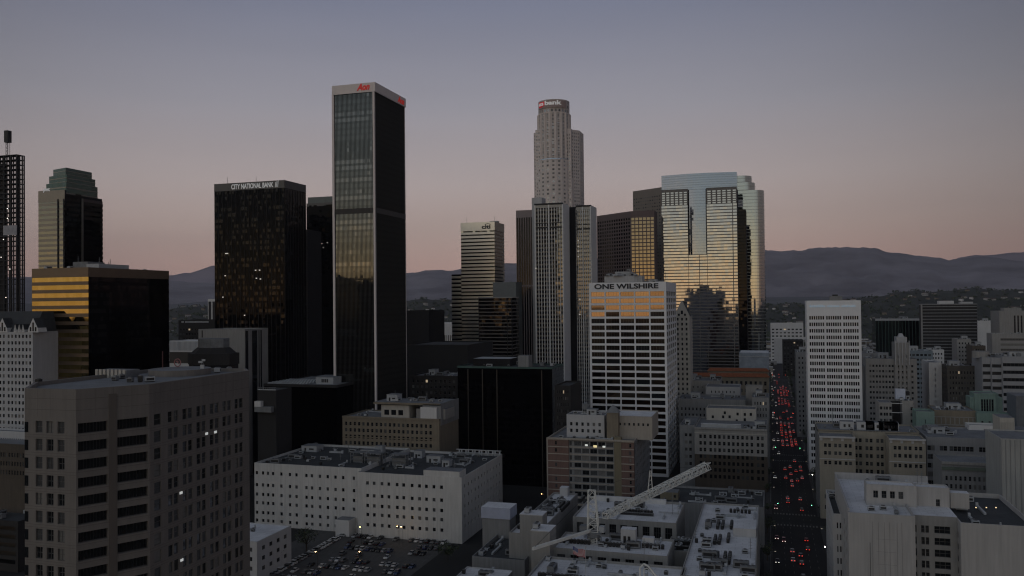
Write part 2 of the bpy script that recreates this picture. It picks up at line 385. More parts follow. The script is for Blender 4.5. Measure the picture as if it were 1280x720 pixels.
# ------------------------------------------------------------------ ground, streets, hills
def hsh(a, b):
    v = math.sin(a*127.1+b*311.7)*43758.5453; return v-math.floor(v)
def vn(x, y):
    xi, yi = math.floor(x), math.floor(y); fx, fy = x-xi, y-yi; fx = fx*fx*(3-2*fx); fy = fy*fy*(3-2*fy)
    a = hsh(xi, yi)*(1-fx)+hsh(xi+1, yi)*fx; b = hsh(xi, yi+1)*(1-fx)+hsh(xi+1, yi+1)*fx; return a*(1-fy)+b*fy
def fbm(x, y, o=4):
    s = 0; a = .5
    for i in range(o): s += a*vn(x, y); x = x*2.03+7; y = y*2.03+3; a *= .5
    return s
ground_m = M('city_ground', (.016, .017, .018), .95, noise=.5, ns=.004)
g = MB(); g.face([(-45000, -6000, 0), (45000, -6000, 0), (45000, 45000, 0), (-45000, 45000, 0)], ground_m)
g.build('ground', kind='structure')
asph = M('asphalt', (.013, .013, .014), .9, noise=.3, ns=.08)
pave = M('pavement_concrete', (.045, .045, .046), .9, noise=.3, ns=.3)
paint = M('road_paint', (.13, .13, .12), .7, noise=.3, ns=.5)
SX0, SX1 = -.5, 22.5
XST = [(-118, 16), (-240, 16), (-360, 18), (150, 16), (270, 16)]       # streets parallel to the long one
YST = [(246, 18), (462, 18), (640, 18), (830, 18), (1030, 18), (1250, 18)]  # cross streets
g = MB(); g.face([(SX0, 60, .008), (SX1, 60, .008), (SX1, 2600, .008), (SX0, 2600, .008)], asph); g.build('long_street', kind='structure')
g = MB()
for x, w in XST: g.face([(x-w/2, 60, .004), (x+w/2, 60, .004), (x+w/2, 1500, .004), (x-w/2, 1500, .004)], asph)
g.build('parallel_streets', kind='structure')
g = MB()
for y, w in YST:
    for a, b in ((-420, SX0), (SX1, 420)): g.face([(a, y-w/2, .012), (b, y-w/2, .012), (b, y+w/2, .012), (a, y+w/2, .012)], asph)
g.build('cross_streets', kind='structure')
g = MB()
for i in range(170):
    y = 300+i*9
    for x in (SX0+5.2, SX0+8.6, SX0+15.4, SX0+18.8):
        g.face([(x, y, .014), (x+.15, y, .014), (x+.15, y+3, .014), (x, y+3, .014)], paint)
for y, w in YST:
    for yy in (y-w/2-4, y+w/2+1):
        for k in range(14):
            x = SX0+1+k*1.55; g.face([(x, yy, .016), (x+.7, yy, .016), (x+.7, yy+3, .016), (x, yy+3, .016)], paint)
g.build('road_markings', kind='structure')
g = MB(); ys = [60]+sum([[y-w/2, y+w/2] for y, w in YST], [])+[2400]
for i in range(0, len(ys), 2):
    g.box(SX0-3.6, ys[i]+.2, .0, SX0, ys[i+1]-.2, .15, pave); g.box(SX1, ys[i]+.2, .0, SX1+3.8, ys[i+1]-.2, .15, pave)
g.build('pavement', kind='structure')

def px_profile(pts):
    out = []
    for x, y in pts:
        r = ray(x, y); out.append((math.atan2(r.x, r.y), r.z/math.hypot(r.x, r.y)))
    return out
def interp(p, a):
    if a <= p[0][0]: return p[0][1]
    for i in range(len(p)-1):
        if a <= p[i+1][0]:
            t = (a-p[i][0])/(p[i+1][0]-p[i][0]); t = t*t*(3-2*t)*.5+t*.5; return p[i][1]*(1-t)+p[i+1][1]*t
    return p[-1][1]
def range_mesh(name, pts, r0, r1, r2, mat, a0, a1, na, nr, rough=.25, base=0, kind='structure', minh=None):
    prof = px_profile(pts); mb = MB(); v = []
    for i in range(na+1):
        a = a0+(a1-a0)*i/na; hr = interp(prof, a)*r1+CAMH
        if a < prof[0][0] or a > prof[-1][0]:
            hr = max(hr*.9, (hr)*(.75+.5*fbm(a*9+3, 1.3)))
        for j in range(nr+1):
            r = r0+(r2-r0)*j/nr
            t = (r-r0)/(r1-r0) if r < r1 else 1-(r-r1)/(r2-r1)*1.2
            t = max(t, 0); X = math.sin(a)*r; Y = math.cos(a)*r
            s = t**1.15; k = 4/(r1-r0)*2.2
            gl = 1-abs(2*fbm(X*k, Y*k, 5)-.95)*1.5
            n2 = fbm(a*110+9, 4.4, 5)-.47
            h = hr*(s*(1+n2*.09*(s > .8)) - rough*(1-min(s, 1)**2*.98)*min(s*3, 1)*(1-gl)*.8)
            v.append((X, Y, max(h, 0)+base-2*(j == 0)))
    mb.v = v; k = mb.mi(mat)
    for i in range(na):
        for j in range(nr):
            q = i*(nr+1)+j; mb.f.append((q+nr+1, q, q+1, q+nr+2)); mb.m.append(k)
    o = mb.build(name, kind=kind); o.data.polygons.foreach_set('use_smooth', [True]*len(o.data.polygons)); return o
mount_m = M('mountain_scrub_hazed', (.20, .185, .205), .95, noise=.75, ns=.0011)  # mauve lift puts haze into the albedo; strong noise imitates ravine shading
mount_far = M('mountain_far', (.26, .22, .25), .95, noise=.35, ns=.0006)  # paler mauve albedo carries the haze tint of the far range
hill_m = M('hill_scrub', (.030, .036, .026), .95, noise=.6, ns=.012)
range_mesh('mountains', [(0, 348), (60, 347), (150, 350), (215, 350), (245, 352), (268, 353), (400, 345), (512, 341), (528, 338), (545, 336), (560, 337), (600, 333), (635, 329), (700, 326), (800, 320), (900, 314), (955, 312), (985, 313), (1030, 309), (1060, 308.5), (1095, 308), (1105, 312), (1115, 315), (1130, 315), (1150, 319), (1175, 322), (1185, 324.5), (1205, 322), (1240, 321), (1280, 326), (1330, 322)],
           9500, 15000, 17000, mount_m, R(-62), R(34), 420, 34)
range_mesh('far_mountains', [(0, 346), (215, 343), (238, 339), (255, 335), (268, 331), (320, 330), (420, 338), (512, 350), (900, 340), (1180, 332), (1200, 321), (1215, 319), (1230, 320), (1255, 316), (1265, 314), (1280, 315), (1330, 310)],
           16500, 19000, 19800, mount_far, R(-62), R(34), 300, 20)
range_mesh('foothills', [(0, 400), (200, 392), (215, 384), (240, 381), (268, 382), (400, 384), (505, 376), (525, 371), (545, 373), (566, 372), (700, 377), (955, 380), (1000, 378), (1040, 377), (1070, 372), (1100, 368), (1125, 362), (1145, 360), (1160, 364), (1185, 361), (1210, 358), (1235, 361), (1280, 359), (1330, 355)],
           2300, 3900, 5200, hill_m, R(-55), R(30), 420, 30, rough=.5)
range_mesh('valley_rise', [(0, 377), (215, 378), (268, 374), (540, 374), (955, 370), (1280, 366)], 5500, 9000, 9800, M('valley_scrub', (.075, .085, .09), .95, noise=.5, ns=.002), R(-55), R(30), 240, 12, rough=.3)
# ------------------------------------------------------------------ glass and stone of the towers
def glass(name, c, rough=.04): return M(name, c, rough, metal=1.0, noise=0)
GL_AON = glass('bronze_grey_glass', (.135, .15, .15)); GL_AONB = glass('bronze_grey_glass_b', (.20, .215, .215)); GL_AONC = glass('bronze_grey_glass_c', (.10, .112, .112))
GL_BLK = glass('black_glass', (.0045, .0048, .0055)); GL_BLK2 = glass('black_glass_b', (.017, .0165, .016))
GL_GOLD = glass('gold_glass', (.25, .20, .075)); GL_CITI = glass('silver_bronze_glass', (.36, .36, .32))
GL_GAS = glass('silver_glass', (.40, .41, .42)); GL_TEAL = glass('blue_grey_glass', (.27, .31, .37)); GL_SIL = glass('pale_silver_glass', (.36, .39, .39)); GL_GRN = glass('green_glass', (.06, .085, .08))
GL_BRZ = glass('bronze_glass', (.24, .20, .14)); GL_STR = glass('smoke_glass', (.13, .13, .125)); GL_OW = glass('office_glass_bronze', (.25, .19, .13))
S_WHITE = stone('white_precast', (.60, .60, .60), .12); S_LIGHT = stone('light_grey_stone', (.46, .465, .475), .15); S_PINK = stone('pale_pink_granite', (.46, .42, .41), .12)
S_BEIGE = stone('beige_precast', (.27, .245, .22), .15); S_CREAM = stone('cream_plaster', (.44, .42, .38), .22, .6); S_GREY = stone('grey_stucco', (.23, .235, .24), .28, .6)
S_TAN = stone('tan_brick', (.215, .185, .14), .25); S_BROWN = stone('brown_brick', (.085, .07, .055), .3); S_RED = stone('red_brown_brick', (.165, .105, .09), .3)
S_DK = stone('dark_stone', (.025, .024, .024), .25); S_BRG = stone('brown_granite', (.085, .065, .06), .2); S_OCHRE = stone('ochre_stucco', (.20, .175, .12), .25)
S_TEAL = stone('pale_green_terracotta', (.20, .29, .26), .25); S_MID = stone('warm_grey_concrete', (.30, .295, .285), .22, .6)
WLIT = M('small_white_light', (1, 1, 1), noise=0, emit=(1, .93, .8), estr=2.5)
def lights(root, name, pts, mat=None, s=.35):
    for (x, y, z) in pts:
        mb = MB(); mb.box(-s, -.2, -s*.6, s, .05, s*.6, mat or WLIT); mb.build(name, root, (x, y, z))

# ------------------------------------------------------------------ far left: tower under construction
b = B('unfinished_tower', 'dark unfinished tower of bare floors and columns at the left edge', 'building', -45, 21, 193, 700, sd=25)
mb = MB(); mc = MB(); stl = M('dark_steel', (.03, .03, .032), .7, noise=.3)
nf = int(b.H/4.0)
for i in range(nf+1):
    z = b.H-.3-i*4.0
    if z < 1: break
    mb.box(0, 0, z, b.W, b.D, z+.45, stl)
    if i % 1 == 0 and i:
        mb.box(-.1, -.15, z+1.3, b.W+.1, -.02, z+1.4, stl); mb.box(b.W+.02, 0, z+1.3, b.W+.15, b.D, z+1.4, stl)
mb.build('floor_slab', b.root)
for i in range(9):
    for j in range(4):
        x = b.W*i/8; y = b.D*j/3; mc.box(min(x, b.W-.8), min(y, b.D-.8), 0, min(x, b.W-.8)+.8, min(y, b.D-.8)+.8, b.H, stl)
mc.build('column', b.root)
mb = MB(); mb.box(b.W*.2, b.D*.3, 0, b.W*.7, b.D*.7, b.H-6, S_DK); mb.build('core', b.root)
mb = MB(); mb.box(b.W-14, -.6, b.z(295), b.W+.4, -.2, b.z(283), M('white_tarpaulin', (.35, .35, .38), .8, noise=.3)); mb.build('tarpaulin', b.root)
mb = MB(); X = b.W+1.8
for dx in (0, 1.3): mb.bar((X+dx, 1, 0), (X+dx, 1, b.H-15), .09, stl)
for k in range(int((b.H-15)/3)): mb.bar((X, 1, k*3), (X+1.3, 1, k*3+3), .06, stl)
mb.build('hoist_mast', b.root)
lights(b.root, 'work_light', [(b.u(p), -.4, b.z(q)) for p, q in ((10, 262), (10, 274), (5, 300), (13, 337), (2, 322), (8, 372))])
mb = MB(); X = b.u(1)
for dx, dy in ((0, 0), (2, 0), (2, 2), (0, 2)): mb.bar((X+dx, 5+dy, 0), (X+dx, 5+dy, 22), .13, stl)
for k in range(7): mb.bar((X, 5, k*3), (X+2, 5, k*3+3), .08, stl); mb.bar((X+2, 5, k*3), (X, 5, k*3+3), .08, stl)
mb.box(X-1, 4, 12, X+3, 8, 22, stl)
o = mb.build('crane_mast', None, (b.X0, b.Y0, b.H)); tag(o, 'dark crane mast standing above the unfinished tower', 'crane')

# stone block with gables
b = B('gabled_stone_building', 'grey stone block with white gabled dormers and a dark steep roof', 'building', -60, 41, 415, 430, D=30)
mb = MB(); cs = []
for i in range(21): cs.append((b.W-2.4-i*2.35-(.9 if i > 6 else 0)-(.9 if i > 10 else 0), 1.25))
wr = volume(mb, b.poly, 0, b.H, {0: (cs, rows(b.H, 3.42, .5, .5))}, S_LIGHT, ROOFD, .3)
mb.build('wall', b.root); windows(b.root, wr, limit=100, seed=3)
mb = MB(); mb.prism([(-.5, 1.2), (b.W-.8, 1.2), (b.W-.8, b.D), (-.5, b.D)], b.H, b.H+10.5, ROOFD, None, [(0, 9), (b.W-3, 9), (b.W-3, b.D-9), (0, b.D-9)]); mb.build('roof', b.root)
def gable(u, w, h, nw):
    mb = MB(); d = 5
    mb.face([(u-w/2, -.3, b.H-.2), (u+w/2, -.3, b.H-.2), (u+w*.42, -.3, b.H+h*.3), (u, -.3, b.H+h), (u-w*.42, -.3, b.H+h*.3)], S_WHITE)
    mb.face([(u+w*.42, -.3, b.H+h*.3), (u+w*.42, d, b.H+h*.3), (u, d, b.H+h), (u, -.3, b.H+h)], ROOFD); mb.face([(u, -.3, b.H+h), (u, d, b.H+h), (u-w*.42, d, b.H+h*.3), (u-w*.42, -.3, b.H+h*.3)], ROOFD)
    mb.face([(u+w/2, -.3, b.H), (u+w/2, d, b.H), (u+w*.42, d, b.H+h*.3), (u+w*.42, -.3, b.H+h*.3)], S_WHITE); mb.face([(u-w/2, d, b.H), (u-w/2, -.3, b.H), (u-w*.42, -.3, b.H+h*.3), (u-w*.42, d, b.H+h*.3)], S_WHITE)
    o = mb.build('gable', b.root)
    for k in range(nw): m2 = MB(); x = u+(k-(nw-1)/2)*w/(nw+1.2); hh = h*(.62 if k == nw//2 else .3); m2.box(x-w*.07, -.36, b.H+.4, x+w*.07, -.31, b.H+.4+hh, G_DARK); m2.build('window', o)
gable(b.u(3.5), 7.0, 7.2, 3)
for p in (19.5, 24.5, 29.3): gable(b.u(p), 2.0, 4.0, 1)
gable(b.u(42), 7.0, 7.2, 3)

# gold banded block
b = B('gold_banded_office', 'wide gold mirror banded block, its right face coloured black in place of dark reflections', 'building', 40, 110.5, 334, 440, sd=211)
mb = MB(); P = b.poly; brn = M('bronze_panel', (.16, .12, .085), .45, metal=.7, noise=.1)
GL_777 = [GL_GOLD, glass('gold_glass_b', (.235, .185, .065)), glass('gold_glass_c', (.265, .21, .085))]
nf = int(b.H/4.3); zt = b.H-5
for i in (0, 1, 3): glazing(mb, P[i], P[(i+1) % 4], zt-4.3*nf if zt-4.3*nf > 0 else 0, zt, nf, 18 if i == 0 else 30, GL_GOLD, brn if i == 0 else GL_BLK, .56, gset=GL_777 if i == 0 else [GL_BLK, GL_BLK2], sd=i, dspan=.1, jit=.002)  # dark reflections on the side faces are put in as black glass
mb.build('curtain_wall', b.root)
mb = MB(); mb.box(.2, .2, 0, b.W-.2, b.D-.2, b.H-.6, DARKIN, ROOFD)
for i in range(4): band(mb, P[i], P[(i+1) % 4], zt, b.H, .12, brn, -.5)
mb.build('core', b.root)
mb = MB(); x0 = b.W-9; mb.box(x0, 8, b.H-.6, x0+9-.8, 30, b.H+2.2, UNITL); mb.build('penthouse', b.root)
mb = MB(); mb.box(b.W-20, 10, b.H-.6, b.W-10, 22, b.H+3.6, UNITG); mb.build('cooling_tower', b.root)
clutter(b.root, 2, 2, b.W, b.D, b.H-.6, n=14, seed=4, pent=0, mast=4)

# twin-peaked green glass tower with step crown
b = B('green_crowned_tower', 'tall dark tower with stepped green glass crown left of centre skyline, pwc sign', 'building', 48, 81, 237, 640, sd=128)
b.root['label'] = 'tall dark tower with a stepped green glass crown and a small white pwc sign'
mb = MB(); P = [(0, 0), (b.W*.92, 0), (b.W*.92, 3), (b.W+2, 5), (b.W+6, 12), (b.W+8, 22), (b.W+2, b.D*.93), (b.W-4, b.D), (0, b.D)]
P = [(0, 0), (b.W, 0), (b.W, 3), (b.W+1.5, 3), (b.W+1.5, b.D*.45), (b.W, b.D*.45), (b.W, b.D), (0, b.D)]
S_PWC = stone('grey_green_panel', (.17, .165, .155), .15); S_PWC = M('grey_green_panel2', (.20, .19, .17), .35, metal=.6, noise=.12)
nf = int(b.H/3.9)
glazing(mb, (0, 0), (b.W, 0), 0, b.H, nf, 9, glass('grey_olive_glass', (.16, .16, .14)), S_PWC, .5, dspan=.06, jit=.004)
glazing(mb, (b.W, 0), (b.W, b.D*.42), 0, b.H-2, nf, 8, GL_BLK2, GL_BLK, .55)
glazing(mb, (b.W, b.D*.42), (b.W, b.D), 0, b.H-6, nf, 8, GL_BLK, GL_BLK2, .35, dspan=.5)
mb.build('curtain_wall', b.root)
mb = MB(); mb.box(.1, .1, 0, b.W-.3, b.D, b.H-3, DARKIN, ROOFD)
band(mb, (0, 0), (b.W, 0), b.H-9, b.H, .2, S_PWC); band(mb, (b.W, b.D*.42), (b.W, b.D), b.H-9, b.H-5, .2, S_BRG)
for u in (b.W*.78, b.W): mb.box(u-1.3, -.5, 0, u-.2, -.05, b.H-7, S_DK)
mb.box(b.W-.2, b.D*.42, 0, b.W+.8, b.D*.46, b.H-5, S_PWC)
mb.build('wall', b.root)
mb = MB()
for k, (e, h0, h1) in enumerate(((1.2, -3, 6), (2.6, 6, 12), (4.6, 12, 17.5))):
    Q = [(e+1, 4+e), (b.W-e*.6, e*.8), (b.W+1-e*.7, e), (b.W-e*.7, b.D-e-3), (b.W-e-5, b.D-e), (e+1, b.D-e)]
    for i in range(6): glazing(mb, Q[i], Q[(i+1) % 6], b.H+h0, b.H+h1, 2, 6, GL_GRN if k else GL_GRN, GL_TEAL if 0 else S_PWC, .8, sd=k*9+i)
    mb.face([(*p, b.H+h1) for p in Q], ROOFD)
mb.build('crown', b.root)
wmat = M('white_sign_letters', (.8, .8, .8), noise=0, emit=(1, 1, 1), estr=.12); redm = M('red_sign_letters', (.55, .03, .03), noise=0, emit=(1, .08, .06), estr=.12)
text(b.root, 'sign', 'pwc', P[0], P[1], b.u(55), b.z(240.5), 3.2, wmat, width=6.3, weight=.03, d=.35)
mb = MB(); mb.box(b.u(68), -.5+4.5, b.z(226), b.u(72.5), 4.2, b.z(220.5), redm); mb.build('sign', b.root)

# black bank tower
b = B('black_bank_tower', 'black glass office tower with a white bank name along its top', 'building', 268, 355.5, 225, 650, sd=382)
P = b.poly; nf = 46; mb = MB(); zt = b.H-6.0; fr = M('dark_bronze_frame', (.11, .105, .10), .55, noise=.15)
for i in (0, 1): glazing(mb, P[i], P[i+1], 0, zt, nf, 32 if i == 0 else 20, GL_BLK, GL_BLK, .6, dspan=.03, jit=.010, gset=[GL_BLK, GL_BLK, GL_BLK2], sd=5+i)
for i in (2, 3): mb.face([(*P[i], 0), (*P[(i+1) % 4], 0), (*P[(i+1) % 4], zt), (*P[i], zt)], GL_BLK)
mb.build('curtain_wall', b.root)
mb = MB(); mb.box(.3, .3, 0, b.W-.3, b.D-.3, b.H-1.2, DARKIN, ROOFD)
for i in range(4): band(mb, P[i], P[(i+1) % 4], zt, b.H, .3, fr, -.4)
for i in (0, 1):
    ribs(mb, P[i], P[i+1], 0, zt, 16 if i == 0 else 8, .5, .22, M('black_rib', (.008, .008, .008), .5, noise=0, spec=.2), d0=-.05)
mb.build('frame', b.root)
text(b.root, 'sign', 'CITY NATIONAL BANK', P[0], P[1], b.u(290.5), b.z(235.8, 310), 4.0, wmat, width=b.u(343)-b.u(290.5), weight=.015, d=.32)
mb = MB()
for k in range(3): mb.bar((b.u(345.5)+k*1.1, -.5, b.z(236)), (b.u(345.5)+k*1.1+.5, -.5, b.z(229.5)+k*.6), .16, wmat)
mb.build('sign_emblem', b.root)
lights(b.root, 'lit_window', [(b.u(p), -.1, b.z(q)) for p, q in ((283, 316), (285, 316), (320, 338), (325, 338), (321, 348), (326, 349), (279, 371), (306, 394), (282, 344))], M('dim_window_light', (1, 1, 1), noise=0, emit=(1, .9, .75), estr=.35), .6)
clutter(b.root, 2, 2, b.W, b.D, b.H-1.2, n=5, seed=14, pent=0, mast=2)

b = B('dark_twin_tower', 'plain black tower with a grey top band half hidden behind the tallest black tower', 'building', 383, 455, 243, 800, D=45)
P = b.poly; mb = MB()
for i in (0, 1): glazing(mb, P[i], P[i+1], 0, b.H-8, 46, 22, GL_BLK, GL_BLK, .6, dspan=.05, jit=.02)
mb.build('curtain_wall', b.root)
mb = MB(); mb.box(.3, .3, 0, b.W-.3, b.D, b.H-9, DARKIN); mb.box(0, 0, b.H-9, b.W, b.D, b.H-6, fr); mb.box(1, 1, b.H-6, b.W-1, b.D-1, b.H, M('green_grey_panel', (.14, .16, .155), .6, noise=.15)); mb.build('frame', b.root)
lights(b.root, 'lit_window', [(b.u(p), -.1, b.z(q)) for p, q in ((389, 303), (396, 303), (403, 304), (410, 303), (405, 309))], MATS['dim_window_light'], .5)
o = MB(); w_ = None
b2 = B('slim_lit_tower', 'slim dark tower with pale banded windows beside the black bank tower', 'building', 366, 384, 287, 760, D=25)
b2.simple(S_DK, 3.7, 5, 0, .8, .45, 8, mix=((G_DARK, 5), (G_MID, 2)), limit=60, n=40)

# tallest black tower with pale edges
b = B('pale_edged_black_tower', 'tallest black glass tower with white edges and red letters on its white crown', 'building', 417, 468, 103, 560, sd=505)
P = b.poly; mb = MB(); zt = b.H-6.2; fh = 4.05; nf = 60; zb = zt-nf*fh
zm = b.z(261)
for i in (0, 1, 2, 3):
    glazing(mb, P[i], P[(i+1) % 4], zb, zt, nf, 16 if i % 2 == 0 else 24, GL_AON, GL_AONC, .62, dspan=.04, jit=.006, gset=[GL_AON, GL_AON, GL_AONB, GL_AONC], sd=31+i, byrow=.85)
mb.build('curtain_wall', b.root)
mb = MB()
for i in (0, 1): ribs(mb, P[i], P[i+1], zb, zt, 32 if i == 0 else 48, .14, .30, M('dark_mullion', (.05, .05, .05), .5, metal=.5, noise=0), d0=0)
mb.build('mullions', b.root)
mb = MB()
for i in range(4): band(mb, P[i], P[(i+1) % 4], zm-3.2, zm+.2, .34, BLACK)
mb.build('dark_floor_band', b.root)
mb = MB(); s = 1.3
S_AW = stone('white_marble_cladding', (.74, .68, .66), .10)
for i_, (x, y) in enumerate(((-s*.8, -.9), (b.W-s*1.3, -.9), (b.W-s*1.2, b.D-s*1.2), (-s*.8, b.D-s*1.2))):
    mb.box(x+(.6 if i_ in (1, 2) else 0), y+(1.4 if i_ > 1 else 0), 0, x+1.5+(.35 if i_ in (1, 2) else 0), y+(1.5 if i_ < 2 else 2.0), zt+.1, S_AW)
mb.build('corner_column', b.root)
mb = MB(); mb.prism(rect(-.9, -.9, b.W+.9, b.D+.9), zt, b.H, S_AW, ROOFG); mb.box(2.0, -.95, zb-6, b.W-2.2, -.2, zb, BLACK); mb.build('crown', b.root)
mb = MB(); mb.box(.4, .4, 0, b.W-.4, b.D-.4, zt-.5, DARKIN); mb.build('core', b.root)
q0, q1 = (-.9, -.9), (b.W+.9, -.9)
text(b.root, 'sign', 'Aon', q0, q1, b.W*.62, b.z(113.2, 455), 4.6, redm, width=9.5, shear=.35, weight=.03, d=.05)
text(b.root, 'sign', 'Aon', (b.W+.9, -.9), (b.W+.9, b.D+.9), b.D*.74, b.H-5.4, 4.6, redm, width=11, shear=.35, weight=.03, d=.05)

# bank tower with blue-white parapet: citi
b = B('citi_tower', 'silver and bronze banded office tower with the dark citi name at its top right', 'building', 576, 618, 277, 880, sd=630)
b.root['label'] = 'banded silver and bronze mirror glass tower with the dark letters citi'
P = b.poly; S_CIT = M('champagne_panel', (.66, .65, .60), .28, metal=.9, noise=.06); mb = MB(); zt = b.H-9; nf = 46; fh = 3.75; zb = zt-nf*fh
for i in (0, 1): glazing(mb, P[i], P[i+1], zb, zt, nf, 14 if i == 0 else 12, GL_CITI, S_CIT if i == 0 else S_CIT, .38, dspan=.10, jit=.004, sd=i)
zs = b.z(343, 570); xl = b.u(565)
glazing(mb, (xl, .0), (-.1, .0), 0, zs, 34, 5, GL_BLK2, S_CIT, .42, dspan=.20, jit=.004)
mb.build('curtain_wall', b.root)
mb = MB(); mb.box(.2, .2, 0, b.W-.2, b.D-.2, b.H-1, DARKIN, ROOFG); mb.box(xl+.1, .3, 0, -.1, b.D, zs-.2, DARKIN, ROOFG)
for i in range(4): band(mb, P[i], P[(i+1) % 4], zt, b.H, .3, S_CIT, -.6)
mb.build('frame', b.root); dk = M('dark_sign_letters', (.02, .02, .025), noise=0); mb = MB()
text(b.root, 'sign', 'citi', P[0], P[1], b.u(603.5), b.z(286, 610), 4.2, dk, width=b.u(614.3)-b.u(603.5), weight=.03, d=.35)
ux, uw = b.u(611), 3.2; pts = [(ux+uw*math.cos(R(a)), -.5, b.z(281.5, 610)+1.6*math.sin(R(a))) for a in range(20, 161, 20)]
for a_, b_ in zip(pts, pts[1:]): mb.bar(a_, b_, .25, dk)
mb.build('sign_arc', b.root); clutter(b.root, 1, 1, b.W, b.D, b.H-1, n=5, seed=24, pent=1, mast=2)

b = B('dark_banded_midrise', 'dark banded glass mid-rise with a gold-lit top floor in front of the citi tower', 'building', 598, 640, 371, 760, sd=648.5)
P = b.poly; mb = MB(); zt = b.H-1.0
for i in (0, 1): glazing(mb, P[i], P[i+1], zt-3.3*38, zt, 38, 10, GL_BRZ, S_BRG if 0 else M('grey_brown_band', (.12, .11, .10), .5, noise=.1), .72, dspan=.15, jit=.008, gset=[GL_BRZ, glass('bronze_glass_dark', (.12, .10, .08))], sd=6)
mb.build('curtain_wall', b.root)
mb = MB(); mb.box(.2, .2, 0, b.W-.2, b.D-.2, b.H-.5, DARKIN, ROOFG)
for i in range(4): band(mb, P[i], P[(i+1) % 4], zt, b.H, .3, S_MID, -.5)
ribs(mb, P[0], P[1], 0, zt, 1, 1.0, .4, S_DK); mb.box(b.W-5, -.25, 0, b.W-4.4, -.1, zt, S_DK)
mb.build('frame', b.root)
b = B('grey_top_block', 'plain grey green block rising between the citi tower and the ribbed tower', 'building', 616, 645, 352.5, 800, D=20)
b.simple(M('grey_green_stucco', (.17, .185, .185), .8, noise=.12), 4, 0, 0, clut=dict(n=3, pent=0))

# ribbed brown tower + ribbed white tower
b = B('brown_ribbed_tower', 'narrow brown tower with dark vertical ribs behind the pale ribbed tower', 'building', 645, 672, 262, 900, D=40)
P = b.poly; mb = MB(); S_RB = stone('mauve_brown_stone', (.26, .22, .215), .12)
mb.box(0, .3, 0, b.W, b.D, b.H, GL_BLK2, ROOFG); mb.build('glass_wall', b.root)
mb = MB(); band(mb, P[0], P[1], b.H-8, b.H, .3, S_RB); ribs(mb, P[0], P[1], 0, b.H-8, 9, .9, .25, S_RB, d0=-.3); band(mb, P[0], P[1], b.z(356)-2, b.z(356), .4, S_RB)
mb.build('ribs', b.root)

b = B('pale_ribbed_tower', 'pale vertically ribbed tower standing before the round topped stone tower', 'building', 668, 704, 253.5, 780, sd=711.5)
W1, D1, H1 = b.W, b.D, b.H; mb = MB(); mg = MB(); mr = MB(); S_RIB = stone('pale_rib_stone', (.70, .70, .69), .10)
zbelt = b.z(284); zbb = b.z(290)
X2 = b.u(711)+1.5; Yb = D1+4; p2 = gy(739, 254, b.Y0+Yb).x-b.X0; D2 = 26
def ribface(p, q, n, H, w=.62, d=.55):
    glazing(mg, p, q, 0, H-3, int((H-3)/3.9), n, GL_STR, M('olive_spandrel', (.15, .14, .115), .4, metal=.5, noise=.1), .6, dspan=.04, jit=.006, sd=3)
    ribs(mr, p, q, 0, H-2.5, n, w, d, S_RIB)
ribface((1.0, 0), (W1-.8, 0), 10, H1); ribface((X2, Yb), (p2, Yb), 7, H1)
mb.box(.9, .3, 0, W1-.9, D1+30, H1-1, DARKIN, ROOFG); mb.box(X2-6, Yb+.3, 0, p2-.2, Yb+D2, H1-1, DARKIN, ROOFG)
for u in (0, W1*.5-.6, W1-1.2): mb.box(u, -1.0, 0, u+1.2, .0, H1-.6, S_RIB)
mb.box(W1-1.2, .01, 0, W1-.05, D1, H1, S_RIB); mb.box(p2-1.2, Yb-1, 0, p2, Yb, H1-.6, S_RIB); mb.box(p2-1.2, Yb+.01, 0, p2-.05, Yb+D2, H1, S_RIB)
mb.box(X2+6, Yb-.9, 0, X2+7, Yb, H1-.6, S_RIB)
for (x0, x1, y) in ((0, W1, 0), (X2, p2, Yb)):
    mb.box(x0, y-1.15, H1-1.2, x1, y+.2, H1+.2, S_DK); mb.box(x0+.5, y-.7, H1-4, x1-.5, y+.1, H1-1.3, S_CREAM)
    mg.box(x0+.5, y-.75, zbelt-1.0, x1-.5, y-.56, zbelt+.4, BLACK); mg.box(x0+.5, y-.75, zbelt+3.5, x1-.5, y-.56, zbelt+4.2, BLACK)
mb.box(b.u(658)-1, D1+2, 0, .2, D1+16, b.z(247)+4, S_LIGHT)
mb.build('wall', b.root); mg.build('curtain_wall', b.root); mr.build('ribs', b.root)
lights(b.root, 'lit_window', [(gy(p, q, b.Y0+Yb).x-b.X0, Yb-.7, gy(p, q, b.Y0+Yb).z) for p, q in ((723, 301), (723, 308), (723, 314), (723, 321), (725, 374), (725, 393))]+[(b.u(671), -1.1, b.z(335))], MATS['dim_window_light'], .55)
clutter(b.root, 2, 6, W1-2, D1+20, H1-1, n=6, seed=9, pent=0)

